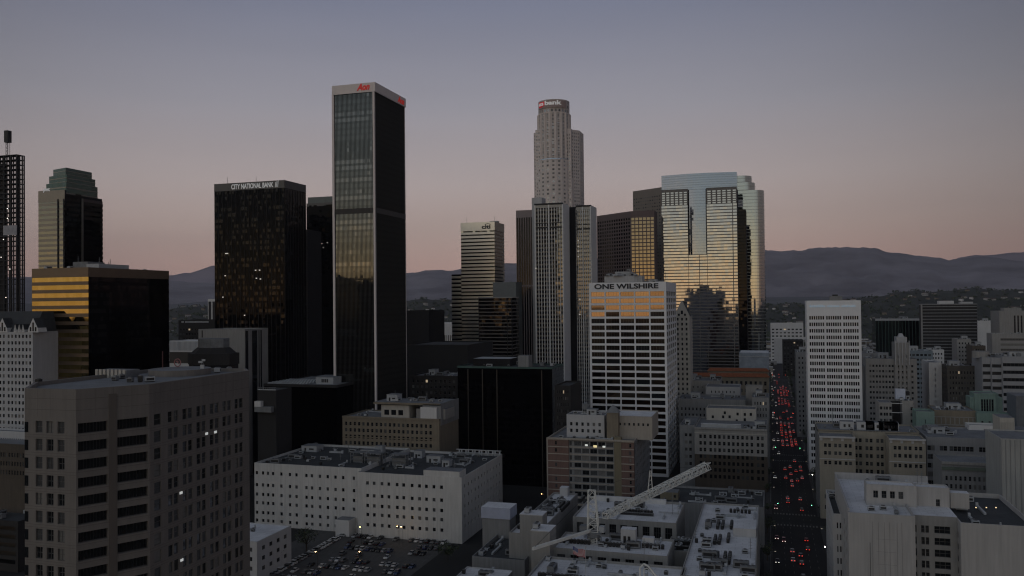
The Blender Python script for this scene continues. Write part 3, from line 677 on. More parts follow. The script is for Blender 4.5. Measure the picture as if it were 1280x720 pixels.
# round stone tower with bank crown
b = B('round_crowned_stone_tower', 'tallest pale stone tower with a stepped round top and the us bank sign', 'building', 664, 714, 238, 950, D=50)
cx = (b.u(664)+b.u(722.5))/2; cy = 26; S_USB = stone('pale_rose_granite', (.66, .60, .575), .10, .3)
def cyl_wall(root, name, cx, cy, r, z0, z1, nf, na, a0=-180, a1=180, mat=S_USB, wf=.45, hf=.45, flat=None, step=None):
    mb = MB(); pts = []
    for i in range(na+1):
        a = R(a0+(a1-a0)*i/na); pts.append((cx+r*math.sin(a), cy-r*math.cos(a)))
    for i in range(na):
        p, q = pts[i], pts[i+1]; f, Ln, ang = seg(p, q, z0); fh = (z1-z0)/nf
        wr = wall(mb, p, q, z0, z1, [(Ln*(1-wf)/2, Ln*wf)], [(k*fh+fh*(1-hf)/2, fh*hf) for k in range(nf)], mat, .12)
        for (o, ang, w, h) in wr:
            d = (math.cos(ang), math.sin(ang)); x, y, z = o
            mb.face([(x, y, z), (x+d[0]*w, y+d[1]*w, z), (x+d[0]*w, y+d[1]*w, z+h), (x, y, z+h)], rnd.choice([G_MID, G_BLIND, G_BLIND, G_USB]))
    if a1-a0 >= 360: mb.face([(*p, z1) for p in pts[:-1]], ROOFG)
    return mb.build(name, root)
G_USB = glass('pale_window_glass', (.26, .265, .265))
zt0 = at(690, 123, 950).z; zsh = b.z(161, 690); z2 = b.z(200, 690); zbd = b.z(201, 690)
W2 = b.u(722)-b.u(664); r1 = (b.u(712)-b.u(672))/2; cx1 = (b.u(712)+b.u(672))/2
r1 = r1*.99; cys = cy-13
cyl_wall(b.root, 'shaft', cx1, cys, r1, z2, zt0-15, 34, 18, wf=.34, hf=.6)
mb = MB()
for k in range(18):
    a = R(-180+20*k); mb.bar((cx1+(r1+.1)*math.sin(a), cys-(r1+.1)*math.cos(a), z2), (cx1+(r1+.1)*math.sin(a), cys-(r1+.1)*math.cos(a), zt0-15), .75, S_USB)
mb.build('pilasters', b.root)
cyl_wall(b.root, 'crown', cx1, cys, r1-.5, zt0-15, zt0, 3, 26, mat=stone('crown_panel', (.50, .45, .43), .1), wf=.5, hf=.6)
cyl_wall(b.root, 'lower_bay', cx1, cys, r1+.9, 0, z2, 60, 18, wf=.36, hf=.45)
mb = MB(); mb.cyl(cx1, cys, z2, z2+1.2, r1+1.0, GL_TEAL, 26); mb.cyl(cx1, cys, zt0-15.6, zt0-14.6, r1+.25, S_USB, 26); mb.build('glass_ledge', b.root)
r_b = W2/2
body = [(cx-r_b*.98, cy-r_b*.35), (cx-r_b*.78, cy-r_b*.5), (cx-r_b*.74, cy-r_b*.95), (cx-r_b*.3, cy-r_b*1.06), (cx+r_b*.3, cy-r_b*1.0), (cx+r_b*.34, cy-r_b*.6), (cx+r_b*.72, cy-r_b*.58), (cx+r_b, cy-r_b*.2), (cx+r_b, cy+r_b*.6), (cx+r_b*.5, cy+r_b), (cx-r_b*.5, cy+r_b), (cx-r_b*.98, cy+r_b*.6)]
mb = MB(); sp = {}
for i in range(12):
    f, Ln, ang = seg(body[i], body[(i+1) % 12]); n = max(1, int(Ln/2.7)); sp[i] = (cols(Ln, n, .45, .4), rows(zsh, 3.9, .45, 2, 40))
wr = volume(mb, body, 0, zsh, sp, S_USB, ROOFG, .6, .15)
mb.build('wall', b.root); windows(b.root, wr, limit=0, mix=((G_MID, 2), (G_BLIND, 4), (G_USB, 4)))
def bend(o, u_off, rr):
    for v in o.data.vertices: a = (v.co.x-u_off)/rr; d = -v.co.y; v.co.x = cx1+(rr+d)*math.sin(a); v.co.y = cys-(rr+d)*math.cos(a)
redp = M('red_shield', (.5, .02, .03), noise=0, emit=(1, .05, .08), estr=.14)
s0, s1 = (-17.5, 0), (17.5, 0); ucn = 1.2
mb = MB()
for k in range(11): mb.box(-15+k*3.3, -.35, zt0-9.5, -15+(k+1)*3.3-.02, .4, zt0-1.5, M('sign_back_mauve', (.36, .28, .27), .7, noise=.1))
o = mb.build('sign_panel', b.root); bend(o, ucn, r1)
mb = MB()
for k in range(3): mb.box(-14.6+k*3.0, -.62, zt0-(8.2 if k < 2 else 7.2), -14.6+(k+1)*3.0-.02, -.36, zt0-2.0, redp)
o = mb.build('sign_shield', b.root); bend(o, ucn, r1)
o = text(b.root, 'sign', 'us', s0, s1, 3.6, zt0-6.6, 3.4, wmat, width=7.4, weight=.03, d=.7); bend(o, ucn, r1)
o = text(b.root, 'sign', 'bank', s0, s1, 12.6, zt0-6.6, 5.0, wmat, width=19.5, weight=.04, d=.45); bend(o, ucn, r1)
mb = MB(); xw0, xw1 = cx1+r1*.55, b.u(715); wr = volume(mb, rect(xw0, cys-7, xw1, cy+4), 0, zsh, {0: (cols(xw1-xw0, 4, .4, .6), rows(zsh, 3.9, .45, 5, 34)), 1: (cols(11+13, 7, .4, .6), rows(zsh, 3.9, .45, 5, 34))}, S_USB, ROOFG, .5, .12); mb.build('east_wing', b.root); windows(b.root, wr, limit=0, mix=((G_MID, 1), (G_BLIND, 2), (G_USB, 2)), lit=0)
mb = MB(); X = cx1+r1-3
mb.box(X, cys-6, 0, X+6.5, cy, z2-20, S_USB); mb.box(X+.2, cys-3, z2-20, X+6, cy, z2, GL_GRN, S_USB)
for k in range(5):
    for q in range(2): mb.box(X+1.2+q*2.8, cys-6.06, z2-26-k*6, X+2.5+q*2.8, cys-6.004, z2-23.5-k*6, G_DARK)
mb.build('side_bay', b.root)

# brown knife-edged tower, tan tower
Pn = at(788, 264, 893); L_ = at(746, 266, 940); Rr = gy(818, 264, Pn.y+1)
root = empty('brown_grid_tower', 'brown granite grid tower with a gold mirrored right face, left glass blackened for its darker reflection', 'building', (Pn.x, Pn.y, 0)); FOOT.append((L_.x, Pn.y, Rr.x, Pn.y+60))
H = Pn.z; lp = (L_.x-Pn.x, L_.y-Pn.y); rp = (Rr.x-Pn.x, 1.0); mb = MB(); S_WF = stone('mauve_brown_granite', (.15, .115, .11), .12)
poly = [lp, (0, 0), rp, (rp[0]-.2, 24), (lp[0], 75)]; wr = []
f, Ln, a_ = seg(*poly[:2]); f2, Ln2, a2 = seg(poly[1], poly[2])
wr = volume(mb, poly, 0, H, {0: (cols(Ln, 14, .62, .5), rows(H, 3.9, .58, 6, 40)), 1: (cols(Ln2, 6, .78, .4), rows(H, 3.9, .72, 6.5, 40))}, S_WF, ROOFG, .6, .25)
mb.build('wall', root); mb = MB()
for (o, ang, w, h) in wr:
    d = (math.cos(ang), math.sin(ang)); x, y, z = o; j = rnd.uniform(-.006, .006)
    mb.face([(x, y, z), (x+d[0]*w, y+d[1]*w, z), (x+d[0]*w, y+d[1]*w, z+h), (x, y-j, z+h)], GL_BRZ if abs(ang-a2) < .01 else GL_BLK2)  # glass split by face: black on the left imitates its darker reflection
mb.build('window', root, kind='stuff')
Pn = at(826, 233, 985); L_ = at(791, 241, 1020)
root = empty('tan_angled_tower', 'plain tan brown angled tower top behind the brown grid tower', 'building', (L_.x, Pn.y, 0)); H = Pn.z
mb = MB(); dx = Pn.x-L_.x; S_TT = stone('taupe_granite', (.25, .225, .20), .12)
wr = volume(mb, [(0, L_.y-Pn.y), (dx, 0), (dx+8, 0), (dx+8, 40), (0, 50)], 0, H-1, {0: (cols(math.hypot(dx, L_.y-Pn.y), 12, .6, .5), rows(H, 3.9, .35, 9, 40))}, S_TT, ROOFG, .6, .2)
mb.build('wall', root); windows(root, wr, limit=0, mix=((G_MID, 1), (G_BLIND, 1)))

# gas tower
b = B('blue_crowned_glass_tower', 'broad silver glass tower with a curved blue glass crown and central blue strip', 'building', 826, 921, 233, 900, D=40)
Wg, Dg, Hg = b.W, b.D, b.H; S_GAS = M('grey_granite_band', (.13, .125, .12), .45, noise=.1); uL, uR = b.u(860.5, 300), b.u(883.5, 300); zc = b.z(318); ztop = b.z(214, 915)
mg = MB(); mb = MB(); fh = 3.45; gset = [GL_GAS, GL_GAS, glass('silver_glass_b', (.37, .38, .39)), glass('silver_glass_c', (.43, .44, .45))]
zpun = b.z(256); nfu = 6
def gwing(u0, u1, z0, z1, nu):
    nfl = max(1, round((z1-z0)/fh)); glazing(mg, (u0, 0), (u1, 0), z0, z1, nfl, nu, GL_GAS, S_GAS, .70, dspan=.12, jit=.005, gset=gset, sd=int(u0))
for u0, u1 in ((0, uL), (uR, Wg)):
    gwing(u0, u1, zc, zpun, 9)
    wr = wall(mb, (u0, 0), (u1, 0), zpun, Hg, cols(u1-u0, 6, .68, .4), rows(Hg-zpun, (Hg-zpun-3)/nfu*1.0, .62, 2.6, low=.3), S_GAS, .25)
    for (o, ang, w, h) in wr: x, y, z = o; mg.face([(x, y, z), (x+w, y+rnd.uniform(-.01, .01), z), (x+w, y, z+h), (x, y, z+h)], GL_GAS)
gwing(0, Wg, 0, zc, 24)
mb.box(.1, .3, 0, uL, Dg, Hg-.8, DARKIN, ROOFG); mb.box(uR, .3, 0, Wg-.1, Dg, Hg-.8, DARKIN, ROOFG); mb.box(uL, 2.5, 0, uR, Dg-1, ztop-8, DARKIN)
ribs(mb, (0, 0), (uL, 0), 0, zpun, 1, .8, .3, S_GAS); ribs(mb, (uR, 0), (Wg, 0), 0, zpun, 1, .8, .3, S_GAS); mb.box(Wg-5.2, -.35, 0, Wg-4.4, .1, Hg, S_GAS)
mb.box(uL-.4, -.1, zc, uL, 2.4, Hg, S_GAS); mb.box(uR, -.1, zc, uR+.4, 2.4, Hg, S_GAS); mb.box(uL, -.05, zc-.6, uR, 2.4, zc, S_GAS); mb.box(Wg/2-.3, -.3, 0, Wg/2+.3, .1, zc, S_GAS)
mb.build('wall', b.root)
mc = MB(); nar = 14
def arc(u): t = u/Wg; return 3.5-5.5*math.sin(math.pi*min(max(t, 0), 1))
pts = [(Wg*i/nar, arc(Wg*i/nar)+3.2) for i in range(nar+1)]
for i in range(nar): glazing(mc, pts[i], pts[i+1], Hg-1, ztop, 7, 2, GL_TEAL, M('blue_grey_mullion', (.25, .29, .32), .4, metal=.6, noise=0), .9, dspan=.04, jit=.004, sd=i)
mc.face([(0, Dg-2, ztop)]+[(x, y, ztop) for x, y in pts]+[(Wg, Dg-2, ztop)], ROOFG)
mc.face([(Wg, pts[-1][1], Hg-1), (Wg, Dg-2, Hg-1), (Wg, Dg-2, ztop), (Wg, pts[-1][1], ztop)], GL_TEAL)
nst = 10; ps = [(uL+(uR-uL)*i/nst, 2.4-1.3*math.sin(math.pi*i/nst)) for i in range(nst+1)]
for i in range(nst): glazing(mc, ps[i], ps[i+1], zc, Hg+2, 24, 1, GL_TEAL, MATS['blue_grey_mullion'], .92, dspan=.03, jit=.004, sd=i+50)
mc.build('crown', b.root); mg.build('curtain_wall', b.root)
mb = MB(); zl = b.z(261, 925); glazing(mb, (Wg+.1, 6), (b.u(934), 6), 0, zl, 60, 5, GL_BLK2, GL_BLK, .7); mb.box(Wg, 6.2, 0, b.u(934), 36, zl-.2, DARKIN, ROOFD); mb.build('side_wing', b.root)
put(b.root, 'beacon', ACM[4], (b.u(851), 3, Hg+10))
# rounded teal tower
b = B('rounded_teal_tower', 'teal mirror glass tower with a rounded right edge, rightmost of the tall cluster', 'building', 918, 953, 218, 1010, D=38)
mb = MB(); r0 = b.W*.42
def rounded(W_, r, D_): return [(0, 0)]+[(W_-r+r*math.sin(R(a)), r-r*math.cos(R(a))) for a in range(0, 91, 9)]+[(W_, D_), (0, D_)]
for (wx, zz0, zz1) in ((b.W+1.5, 0, b.z(237, 950)), (b.u(946), b.z(237, 945), b.z(227, 945)), (b.u(942), b.z(227, 940), b.H)):
    P = rounded(wx, r0, b.D)
    for i in range(len(P)):
        p, q = P[i], P[(i+1) % len(P)]; Ln = math.dist(p, q)
        if Ln > .05: glazing(mb, p, q, zz0, zz1, max(1, round((zz1-zz0)/4)), max(1, int(Ln/2)), GL_SIL, M('pale_silver_panel', (.32, .36, .36), .3, metal=.8, noise=0), .86, dspan=.03, jit=.003, sd=i)
    mb.face([(*p, zz1) for p in P], ROOFG)
mb.build('curtain_wall', b.root)

# ------------------------------------------------------------------ foreground beige tower
Y_A = at(60, 600, 183).y
pA = [gy(31, 600, Y_A), gy(95, 600, Y_A)]; d31 = Vector((math.sin(R(31)), math.cos(R(31)), 0))
r188 = ray(188, 600); P1 = pA[1]
def hit(P, d, px):
    r = ray(px, 600); den = d.x*r.y-d.y*r.x; k = (P.y*r.x-P.x*r.y)/den; return P+d*k
P2 = hit(P1, d31, 187); P3 = hit(P2, Vector((0, 1, 0)), 312)
O = Vector((pA[0].x, Y_A, 0)); HA = gy(63, 486, Y_A).z
root = empty('beige_office_tower', 'large beige concrete office tower with dark ribbon windows in the lower left foreground', 'building', O)
def q2(P): return (P.x-O.x, P.y-O.y)
a0, a1, a2, a3 = q2(pA[0]), q2(P1), q2(P2), q2(P3); FOOT.append((O.x-12, O.y, P3.x, P3.y))
bk = (a0[0]-10, a3[1]); lft = (a0[0]-10, a0[1]+12)
poly = [a0, a1, a2, a3, (a3[0]-5, a3[1]+6), (bk[0], bk[1]+6), lft]
FHA = 3.92; mb = MB(); S_A = stone('warm_beige_precast', (.185, .170, .158), .22, .5)
rsA = rows(HA, FHA, .66, 6.4, 17, 1)
f0, L0, _ = seg(a0, a1); c0 = [(L0*.215+i*L0*.215, L0*.135) for i in range(3)]
f1, L1, _ = seg(a1, a2); f2, L2, _ = seg(a2, a3)
uN = L1*.42; uM = L1*.55
c1 = [(.02*L1+.1, uN-.1-.02*L1), (uM, L1*.985-uM-.1)]
rsB = [(z, FHA*.58) for z, h in rsA]
c2 = [(1.5, 2.3)]+[(5.6+i*(L2-7.5)/12*1.0+(.55 if i % 2 == 0 else 0), (L2-7.5)/12*.62) for i in range(12)]
wr0 = wall(mb, a0, a1, 0, HA, c0, rsA, S_A, .45)
wr1 = wall(mb, a1, a2, 0, HA, c1, rsB, S_A, 1.1)
wr2 = wall(mb, a2, a3, 0, HA, c2, rsA, S_A, .35)
for i in (3, 4, 5, 6): wall(mb, poly[i], poly[(i+1) % 7], 0, HA, (), (), S_A)
wrL = []
cap(mb, poly, HA, .9, S_A, ROOFG, .8)
for z, h in rsB:                     # dark corner notches at the left edge
    mb.box(a0[0]-.02, a0[1]-.03, z, a0[0]+1.0, a0[1]+.5, z+h, G_DARK)
fx, lx, ax = seg(a1, a2)
pq = [fx(uN+.2, 0, .25), fx(uM-.2, 0, .25), fx(uM-.2, 0, -.3), fx(uN+.2, 0, -.3)]
mb.prism([(p[0], p[1]) for p in pq][::-1][::-1], 0, HA-1.5, stone('dark_seam_stone', (.12, .105, .095), .12))
JT = M('panel_joint', (.10, .09, .08), .9, noise=0)
for (p_, q_, ff, LL, us) in ((a0, a1, f0, L0, (.09, .93)), (a1, a2, fx, lx, (.30, .75)), (a2, a3, f2, L2, (.03, .5))):
    for z, h in rsA:
        for zz in (z-.45, z-1.05 if ff is not fx else z-.45): mb.face([ff(0, zz, .006), ff(LL, zz, .006), ff(LL, zz+.07, .006), ff(0, zz+.07, .006)], JT)
    for zz in (HA-2.2, HA-4.6): mb.face([ff(0, zz, .006), ff(LL, zz, .006), ff(LL, zz+.07, .006), ff(0, zz+.07, .006)], JT)
    nn = max(2, int(LL/3.3))
    for k in range(1, nn): u_ = LL*k/nn; mb.face([ff(u_, HA-6.2, .007), ff(u_+.06, HA-6.2, .007), ff(u_+.06, HA, .007), ff(u_, HA, .007)], JT)
mb.build('wall', root)
windows(root, wr0, mix=((G_DARK, 3), (G_MID, 3), (G_BLIND, 2.5)), bars=(1, 1), seed=2, limit=60)
windows(root, wr1, mix=((G_DARK, 1),), bars=(8, 0), seed=3, limit=60, name='ribbon_window', frame=BLACK)
windows(root, wr2, mix=((G_DARK, 6), (G_MID, 5), (G_BLIND, 1.2), (M('window_glass_reflecting', (.05, .055, .065), .05, ior=2.2, noise=0), 5)), bars=(0, 1), seed=4, limit=100, tilt=2.5, lit=.0)
lights(root, 'office_light', [])
mb = MB(); 
for (px, py) in ((258, 542), (269, 540), (226, 616), (227, 700)):
    P = P2; r = ray(px, py); k = P2.x/r.x; X = CAM+r*k; mb.box(P2.x-O.x+.05, X.y-O.y-.5, X.z-.3, P2.x-O.x+.12, X.y-O.y+.5, X.z+.3, M('ceiling_light_white', (1, 1, 1), noise=0, emit=(.95, 1, .95), estr=.35))
mb.build('ceiling_light', root)
zr = HA-.9
mb = MB(); 
for k in range(8): mb.box(k*1.25, 0, 0, k*1.25+.75, .3, 2.2, S_CREAM)
mb.box(0, .3, 0, 9.8, 5, 2.0, UNITG, ROOFG); mb.build('louvred_penthouse', root, q2(gz(119, 472, zr))+(zr,))
mb = MB(); mb.cyl(0, 0, 0, 1.6, 8.0, S_A, 28, top=ROOFG); mb.build('round_roof_deck', root, q2(gz(225, 468, zr))+(zr,))
for k, (px, py, me) in enumerate(((139, 476, 2), (158, 478, 2), (172, 478, 4), (182, 478, 0), (150, 474, 2), (48, 482, 4), (190, 470, 2), (275, 466, 0), (290, 464, 2))):
    put(root, 'air_conditioner', ACM[me], q2(gz(px, py, zr))+(zr,), .3*k)
mb = MB(); 
for dx in (0, .5): mb.bar((dx, 0, 0), (dx, 0, 4.2), .05, UNITG)
mb.box(-.3, -.2, 1.4, .8, .2, 2.6, UNITL); mb.box(-.9, -.15, 3.1, .3, .15, 3.6, UNITL); mb.box(.3, -.15, 3.6, 1.1, .15, 4.1, UNITL); mb.box(-.2, -.2, 0, .9, .3, .9, UNITL)
mb.build('antenna', root, q2(gz(252, 468, zr))+(zr,))
mb = MB(); n = 16; S_RING = M('faded_red_ring', (.28, .13, .13), .7, noise=.2)
for k in range(n):
    A_, B_ = [(1.05*math.cos(2*math.pi*(k+j)/n), 0, 3.0+1.05*math.sin(2*math.pi*(k+j)/n)) for j in (0, 1)]; mb.bar(A_, B_, .10, S_RING)
mb.bar((-.5, 0, 3.4), (.55, 0, 2.7), .10, S_RING); mb.bar((0, .1, 0), (0, .1, 2), .07, UNITG); mb.bar((-.3, 0, 3.5), (.3, 0, 3.3), .1, S_RING)
mb.build('round_roof_sign', root, q2(gz(222, 467, zr))+(zr,))
mb = MB(); mb.bar((0, 0, 0), (0, 0, 6.5), .04, S_RING); mb.build('roof_mast', root, q2(gz(203.5, 469, zr))+(zr,))

# things left of the beige tower
b = B('low_white_block', 'low white block with one row of small dark windows below the gabled building', 'building', -40, 33, 540, 400, D=8)
b.simple(S_LIGHT, 4, 30, 0, .5, .42, 2.2, n=1, limit=40, low=1)
b = B('brown_low_block', 'low brown block just under the low white block at the left edge', 'building', -40, 33, 556, 380, D=30)
b.simple(S_BROWN, 4, 20, 0, .5, .5, 3, n=3, limit=60)
P = gz(0, 604, 34); root = empty('pale_flat_roof', 'pale flat roof with a single bright lamp at the left edge of the photo', 'building', (P.x-30, P.y, 0))
mb = MB(); volume(mb, rect(0, 0, 48, 34), 0, 34, {}, S_GREY, ROOFG, .4); mb.build('wall', root)
P2_ = gz(16, 586, 35); mb = MB(); mb.bar((0, 0, 0), (0, 0, 1), .06, BLACK); mb.cyl(0, 0, 1.0, 1.5, .32, M('lamp_glow_white', (1, 1, 1), noise=0, emit=(1, .9, .65), estr=4), 10); mb.build('roof_lamp', root, (P2_.x-P.x+30, P2_.y-P.y, 34))
P = gz(0, 650, 22); root = empty('dark_terraced_block', 'dark terraced block with long black bands at the lower left edge', 'building', (P.x-30, P.y, 0))
mb = MB(); volume(mb, rect(0, 0, 40, 26), 0, 22, {0: ([(.5, 38)], rows(22, 3.6, .5, 1.5))}, S_DK, ROOFD, .5); mb.build('wall', root); clutter(root, 0, 0, 40, 26, 21.5, n=6, seed=3, pent=0)

# small and distant things seen between the left towers
b = B('slim_white_pillar_tower', 'tiny white tower with dark vertical stripes against the hills beside the black bank tower', 'building', 260, 275, 374, 1500, D=20)
mb = MB(); mb.box(0, .5, 0, b.W, b.D, b.H, S_DK, ROOFG); ribs(mb, b.poly[0], b.poly[1], 0, b.H-2, 3, 2.2, .4, S_WHITE); band(mb, b.poly[0], b.poly[1], b.H-4, b.H+.5, .5, S_WHITE); mb.build('wall', b.root)
b = B('dark_office_slab', 'long dark office block with a thin line of pale letters along its roof edge', 'building', 223, 268, 400, 700, D=30)
b.simple(S_DK, 3.8, 12, 0, .7, .4, 6, limit=40); mb = MB()
for k in range(22):
    x = b.u(227)+k*(b.u(261)-b.u(227))/22
    if k not in (2,): mb.box(x, -.3, b.H-2.2, x+1.0, -.05, b.H-.9, UNITL)
mb.build('letter_row', b.root)
b = B('white_louvred_block', 'low white block with fine vertical louvres left of the grey hotel wall', 'building', 212, 249, 426, 600, D=18)
mb = MB(); volume(mb, b.poly, 0, b.H, {}, S_WHITE, ROOFW, .5); ribs(mb, b.poly[0], b.poly[1], b.H-7, b.H-.5, 24, .35, .3, S_LIGHT); band(mb, b.poly[0], b.poly[1], b.z(440)-8, b.z(440), .3, BLACK); mb.build('wall', b.root)
b = B('striped_grey_block', 'grey box with one plain face and dark vertical stripes on the other', 'building', 248, 306, 411.5, 560, sd=335)
mb = MB(); volume(mb, b.poly, 0, b.H, {}, S_MID, ROOFG, .5); P = b.poly
f, Ln, a_ = seg(P[1], P[2])
for k, (ua, ub) in enumerate(((.02, .14), (.3, .52), (.58, .62), (.66, .72))): mb.face([f(Ln*ua, 0, .02), f(Ln*ub, 0, .02), f(Ln*ub, b.H-1.2, .02), f(Ln*ua, b.H-1.2, .02)], G_DARK)
mb.box(b.u(252), -.1, b.z(422), b.u(253.5), -.004, b.z(413), BLACK); mb.build('wall', b.root)
c = at(267, 430, 500); root = empty('dark_octagonal_pavilion', 'dark octagonal roof structure in front of the striped grey box', 'building', (c.x, c.y, 0))
mb = MB(); oc = lambda r: [(r*math.cos(R(22.5+45*k)), r*math.sin(R(22.5+45*k))*.8) for k in range(8)]
z0 = at(267, 455, 500).z; z1 = at(267, 441, 500).z; z2_ = at(267, 434, 500).z; z3 = at(267, 423, 500).z
mb.prism(oc(15), 0, z0, G_DARK); mb.prism(oc(15.6), z0, z1, S_DK, ROOFD); mb.prism(oc(14), z1, z2_, S_DK, ROOFD, oc(10)); mb.prism(oc(9.6), z2_, z3, UNITG, ROOFG); mb.build('wall', root)

# black block with patterned roof
b = B('black_block_with_louvre_roof', 'black glass block with a pale slatted pattern across its flat grey roof', 'building', 330, 421, 482.5, 540, D=60)
mb = MB(); mb.box(0, 0, 0, b.W, b.D, b.H, GL_BLK, ROOFG)
for i in range(4): band(mb, b.poly[i], b.poly[(i+1) % 4], b.H-1.2, b.H+.6, .2, S_DK, -.4)
mb.build('curtain_wall', b.root); mb = MB()
for k in range(7):
    for i in range(13):
        x = .8+i*(b.W*.52)/13; y = 2+k*4.2
        mb.prism([(x, y), (x+1.5, y), (x+1.5, y+1.7), (x, y+1.7)], b.H+.1, b.H+1.3, UNITL, UNITL, [(x+.9, y+.6), (x+2.2, y+.6), (x+2.2, y+2.2), (x+.9, y+2.2)])
mb.build('roof_louvres', b.root, kind='stuff')
mb = MB(); mb.box(b.W*.62, 9, b.H, b.W*.86, 20, b.H+4.5, UNITL, ROOFG)
for k in range(4): mb.box(b.W*.70+k*1.3, 8.9, b.H+1.2, b.W*.70+k*1.3+.9, 8.98, b.H+3.4, BLACK)
mb.build('penthouse', b.root); mb = MB(); mb.box(b.W*.40, 30, b.H, b.W-2, 42, b.H+3.2, UNITG, ROOFG); mb.build('roof_block', b.root)
lights(b.root, 'roof_light', [(b.W*(.84+.035*k), 43, b.H+8) for k in range(4)], M('small_warm_light', (1, 1, 1), noise=0, emit=(1, .7, .3), estr=.8), .3)
b = B('white_railed_terrace', 'small white railed roof terrace between the beige tower and the black block', 'building', 322, 345, 488, 470, D=16)
mb = MB(); volume(mb, b.poly, 0, b.H, {}, S_DK, ROOFD, .3); mb.build('wall', b.root)
mb = MB(); mb.box(0, -.1, b.H, b.W, .1, b.H+.5, UNITL)
for k in range(9): mb.box(k*b.W/9, 0, b.H+.5, k*b.W/9+.1, .08, b.H+1.6, UNITL)
mb.box(0, 0, b.H+1.5, b.W, .1, b.H+1.6, UNITL); mb.build('railing', b.root)
mb = MB(); mb.box(0, -3.2, b.H-9, 4, -.4, b.H-6, S_WHITE); mb.box(0, -3.2, b.H-12, b.W*.9, -.3, b.H-9, UNITG); mb.build('balcony', b.root)

# white long block (many small square windows)
b = B('long_white_block', 'long white plastered block with small square windows behind the car park', 'building', 447, 577, 597, 400, sd=628)
xl = gy(318, 590, b.Y0+4).x-b.X0; Hh = b.H; mb = MB()
s = b.W/130.0; S_LWB = stone('cool_white_plaster', (.54, .54, .53), .2, .7)
cR = [(((p/4+300)-447)*s-.75, 1.5) for p in (639, 673, 713, 748, 790, 823, 865, 902, 936, 973, 1010)]
rR = [(Hh-h-1.6, 1.7) for h in (4.4, 10.6, 15.5, 19.9, 24.9)]
wr = volume(mb, b.poly, 0, Hh, {0: (cR, rR), 1: (cols(b.D, 12, .3, 2), rows(Hh, 4.8, .35, 2.5))}, S_LWB, ROOFD, 1.2, .35)
lp = [(xl, 4), (-.05, 4), (-.05, b.D), (xl, b.D)]; wl = -xl
sl = wl/(447-318.0)
cL = [((p/4+300-318)*sl-.7, 1.4) for p in (84, 115, 140, 165, 206, 248, 280, 328, 355, 393, 430, 467, 503, 553)]
wr += volume(mb, lp, 0, Hh+1.0, {0: (cL, [(z+1, h) for z, h in rR]+[(z, 1.6) for z in (Hh-29.5,)])}, S_LWB, ROOFD, 1.2, .35)
ru0, ru1 = b.u(529, 590), b.W-1.2
mb.box(ru0, .35, Hh-1.0, ru1, 9, Hh+2.6, S_LWB, ROOFG)
mb.build('wall', b.root); windows(b.root, wr, mix=((G_DARK, 5), (G_MID, 3)), limit=100, seed=8, bars=(0, 0))
FOOT.append((b.X0+xl, b.Y0, b.X0, b.Y0+b.D))
clutter(b.root, 2, 10, b.W-2, b.D-2, Hh-1.2, n=26, seed=31, ducts=6, pent=3, mast=2)
clutter(b.root, xl+2, 7, -2, b.D-2, Hh-.2, n=30, seed=32, ducts=6, pent=4, mast=2)
for (px, w) in ((430, 9), (463, 9), (412, 7)):
    x = b.u(px, 570); mb = MB()
    for k in range(3):
        for dx in (0, w): mb.bar((x+dx, 22+k*3, Hh-1), (x+dx, 22+k*3, Hh+5), .12, UNITG)
    for z in (1.5, 3.2, 5): mb.box(x, 22, Hh+z, x+w, 28, Hh+z+.15, UNITG)
    mb.box(x+1, 23, Hh-1, x+w-1, 27, Hh+3, UNITG, BLACK)
    mb.build('equipment_frame', b.root)
mb = MB()
for k in range(20): 
    x = b.W-26+k*1.3
    if k % 3: mb.box(x, b.D-2, Hh-1, x+.8, b.D-1.4, Hh+1.9, UNITL)
mb.box(b.W-26, b.D-2.1, Hh+1.7, b.W, b.D-1.3, Hh+2.1, UNITL); mb.box(b.W-26, b.D-2.1, Hh+.2, b.W, b.D-1.3, Hh+.5, UNITL); mb.build('roof_screen', b.root)
mb = MB(); mb.box(b.u(423, 660), -3, 0, b.u(440, 660), 3.9, 8, S_WHITE, ROOFG); mb.build('entrance_block', b.root)

# low white building beside beige tower
Pz = gz(364, 657, 17); b_z = 17
root = empty('low_white_annex', 'low white building with a pale flat roof between the beige tower and car park', 'building', (Pz.x-22, Pz.y-26, 0)); FOOT.append((Pz.x-22, Pz.y-26, Pz.x, Pz.y))
mb = MB(); wr = volume(mb, rect(0, 0, 22, 26), 0, b_z, {0: (cols(22, 4, .5, 1), rows(b_z, 3.9, .45, 1.5)), 1: (cols(26, 4, .42, 2), rows(b_z, 4.2, .42, 1.5, 3))}, S_LIGHT, ROOFW, .3); mb.build('wall', root); windows(root, wr, bars=(2, 0))
clutter(root, 0, 2, 16, 20, b_z-.3, n=3, seed=4, pent=0)

# beige mid block with canopy
b = B('beige_canopy_block', 'beige block with small windows and a projecting flat roof canopy below the tallest black tower', 'building', 428, 549, 524, 480, sd=573)
mb = MB(); wr = volume(mb, b.poly, 0, b.H, {0: (cols(b.W-2.5, 20, .52, 1.0, 1.5), rows(b.H, 3.75, .55, 2.4))}, S_TAN, ROOFG, .8, .35)
mb.box(b.W-.02, 2, b.H-4, b.W+.35, b.D, b.H+8.5, S_GREY, ROOFG); mb.box(b.W-11, 2, b.H-4, b.W, b.D, b.H+8, S_GREY, ROOFG); band(mb, b.poly[0], b.poly[1], b.H-.9, b.H+.15, .5, S_TAN); band(mb, b.poly[0], b.poly[1], b.H-12.2, b.H-11.7, .3, S_TAN)
mb.build('wall', b.root); windows(b.root, wr, mix=((G_DARK, 6), (G_MID, 1)), limit=100, seed=11)
mb = MB(); cw = b.u(465, 505); mb.box(cw, 2, b.H+7.4, b.W+.2, 22, b.H+8.6, S_TAN, ROOFG); mb.build('canopy_roof', b.root)
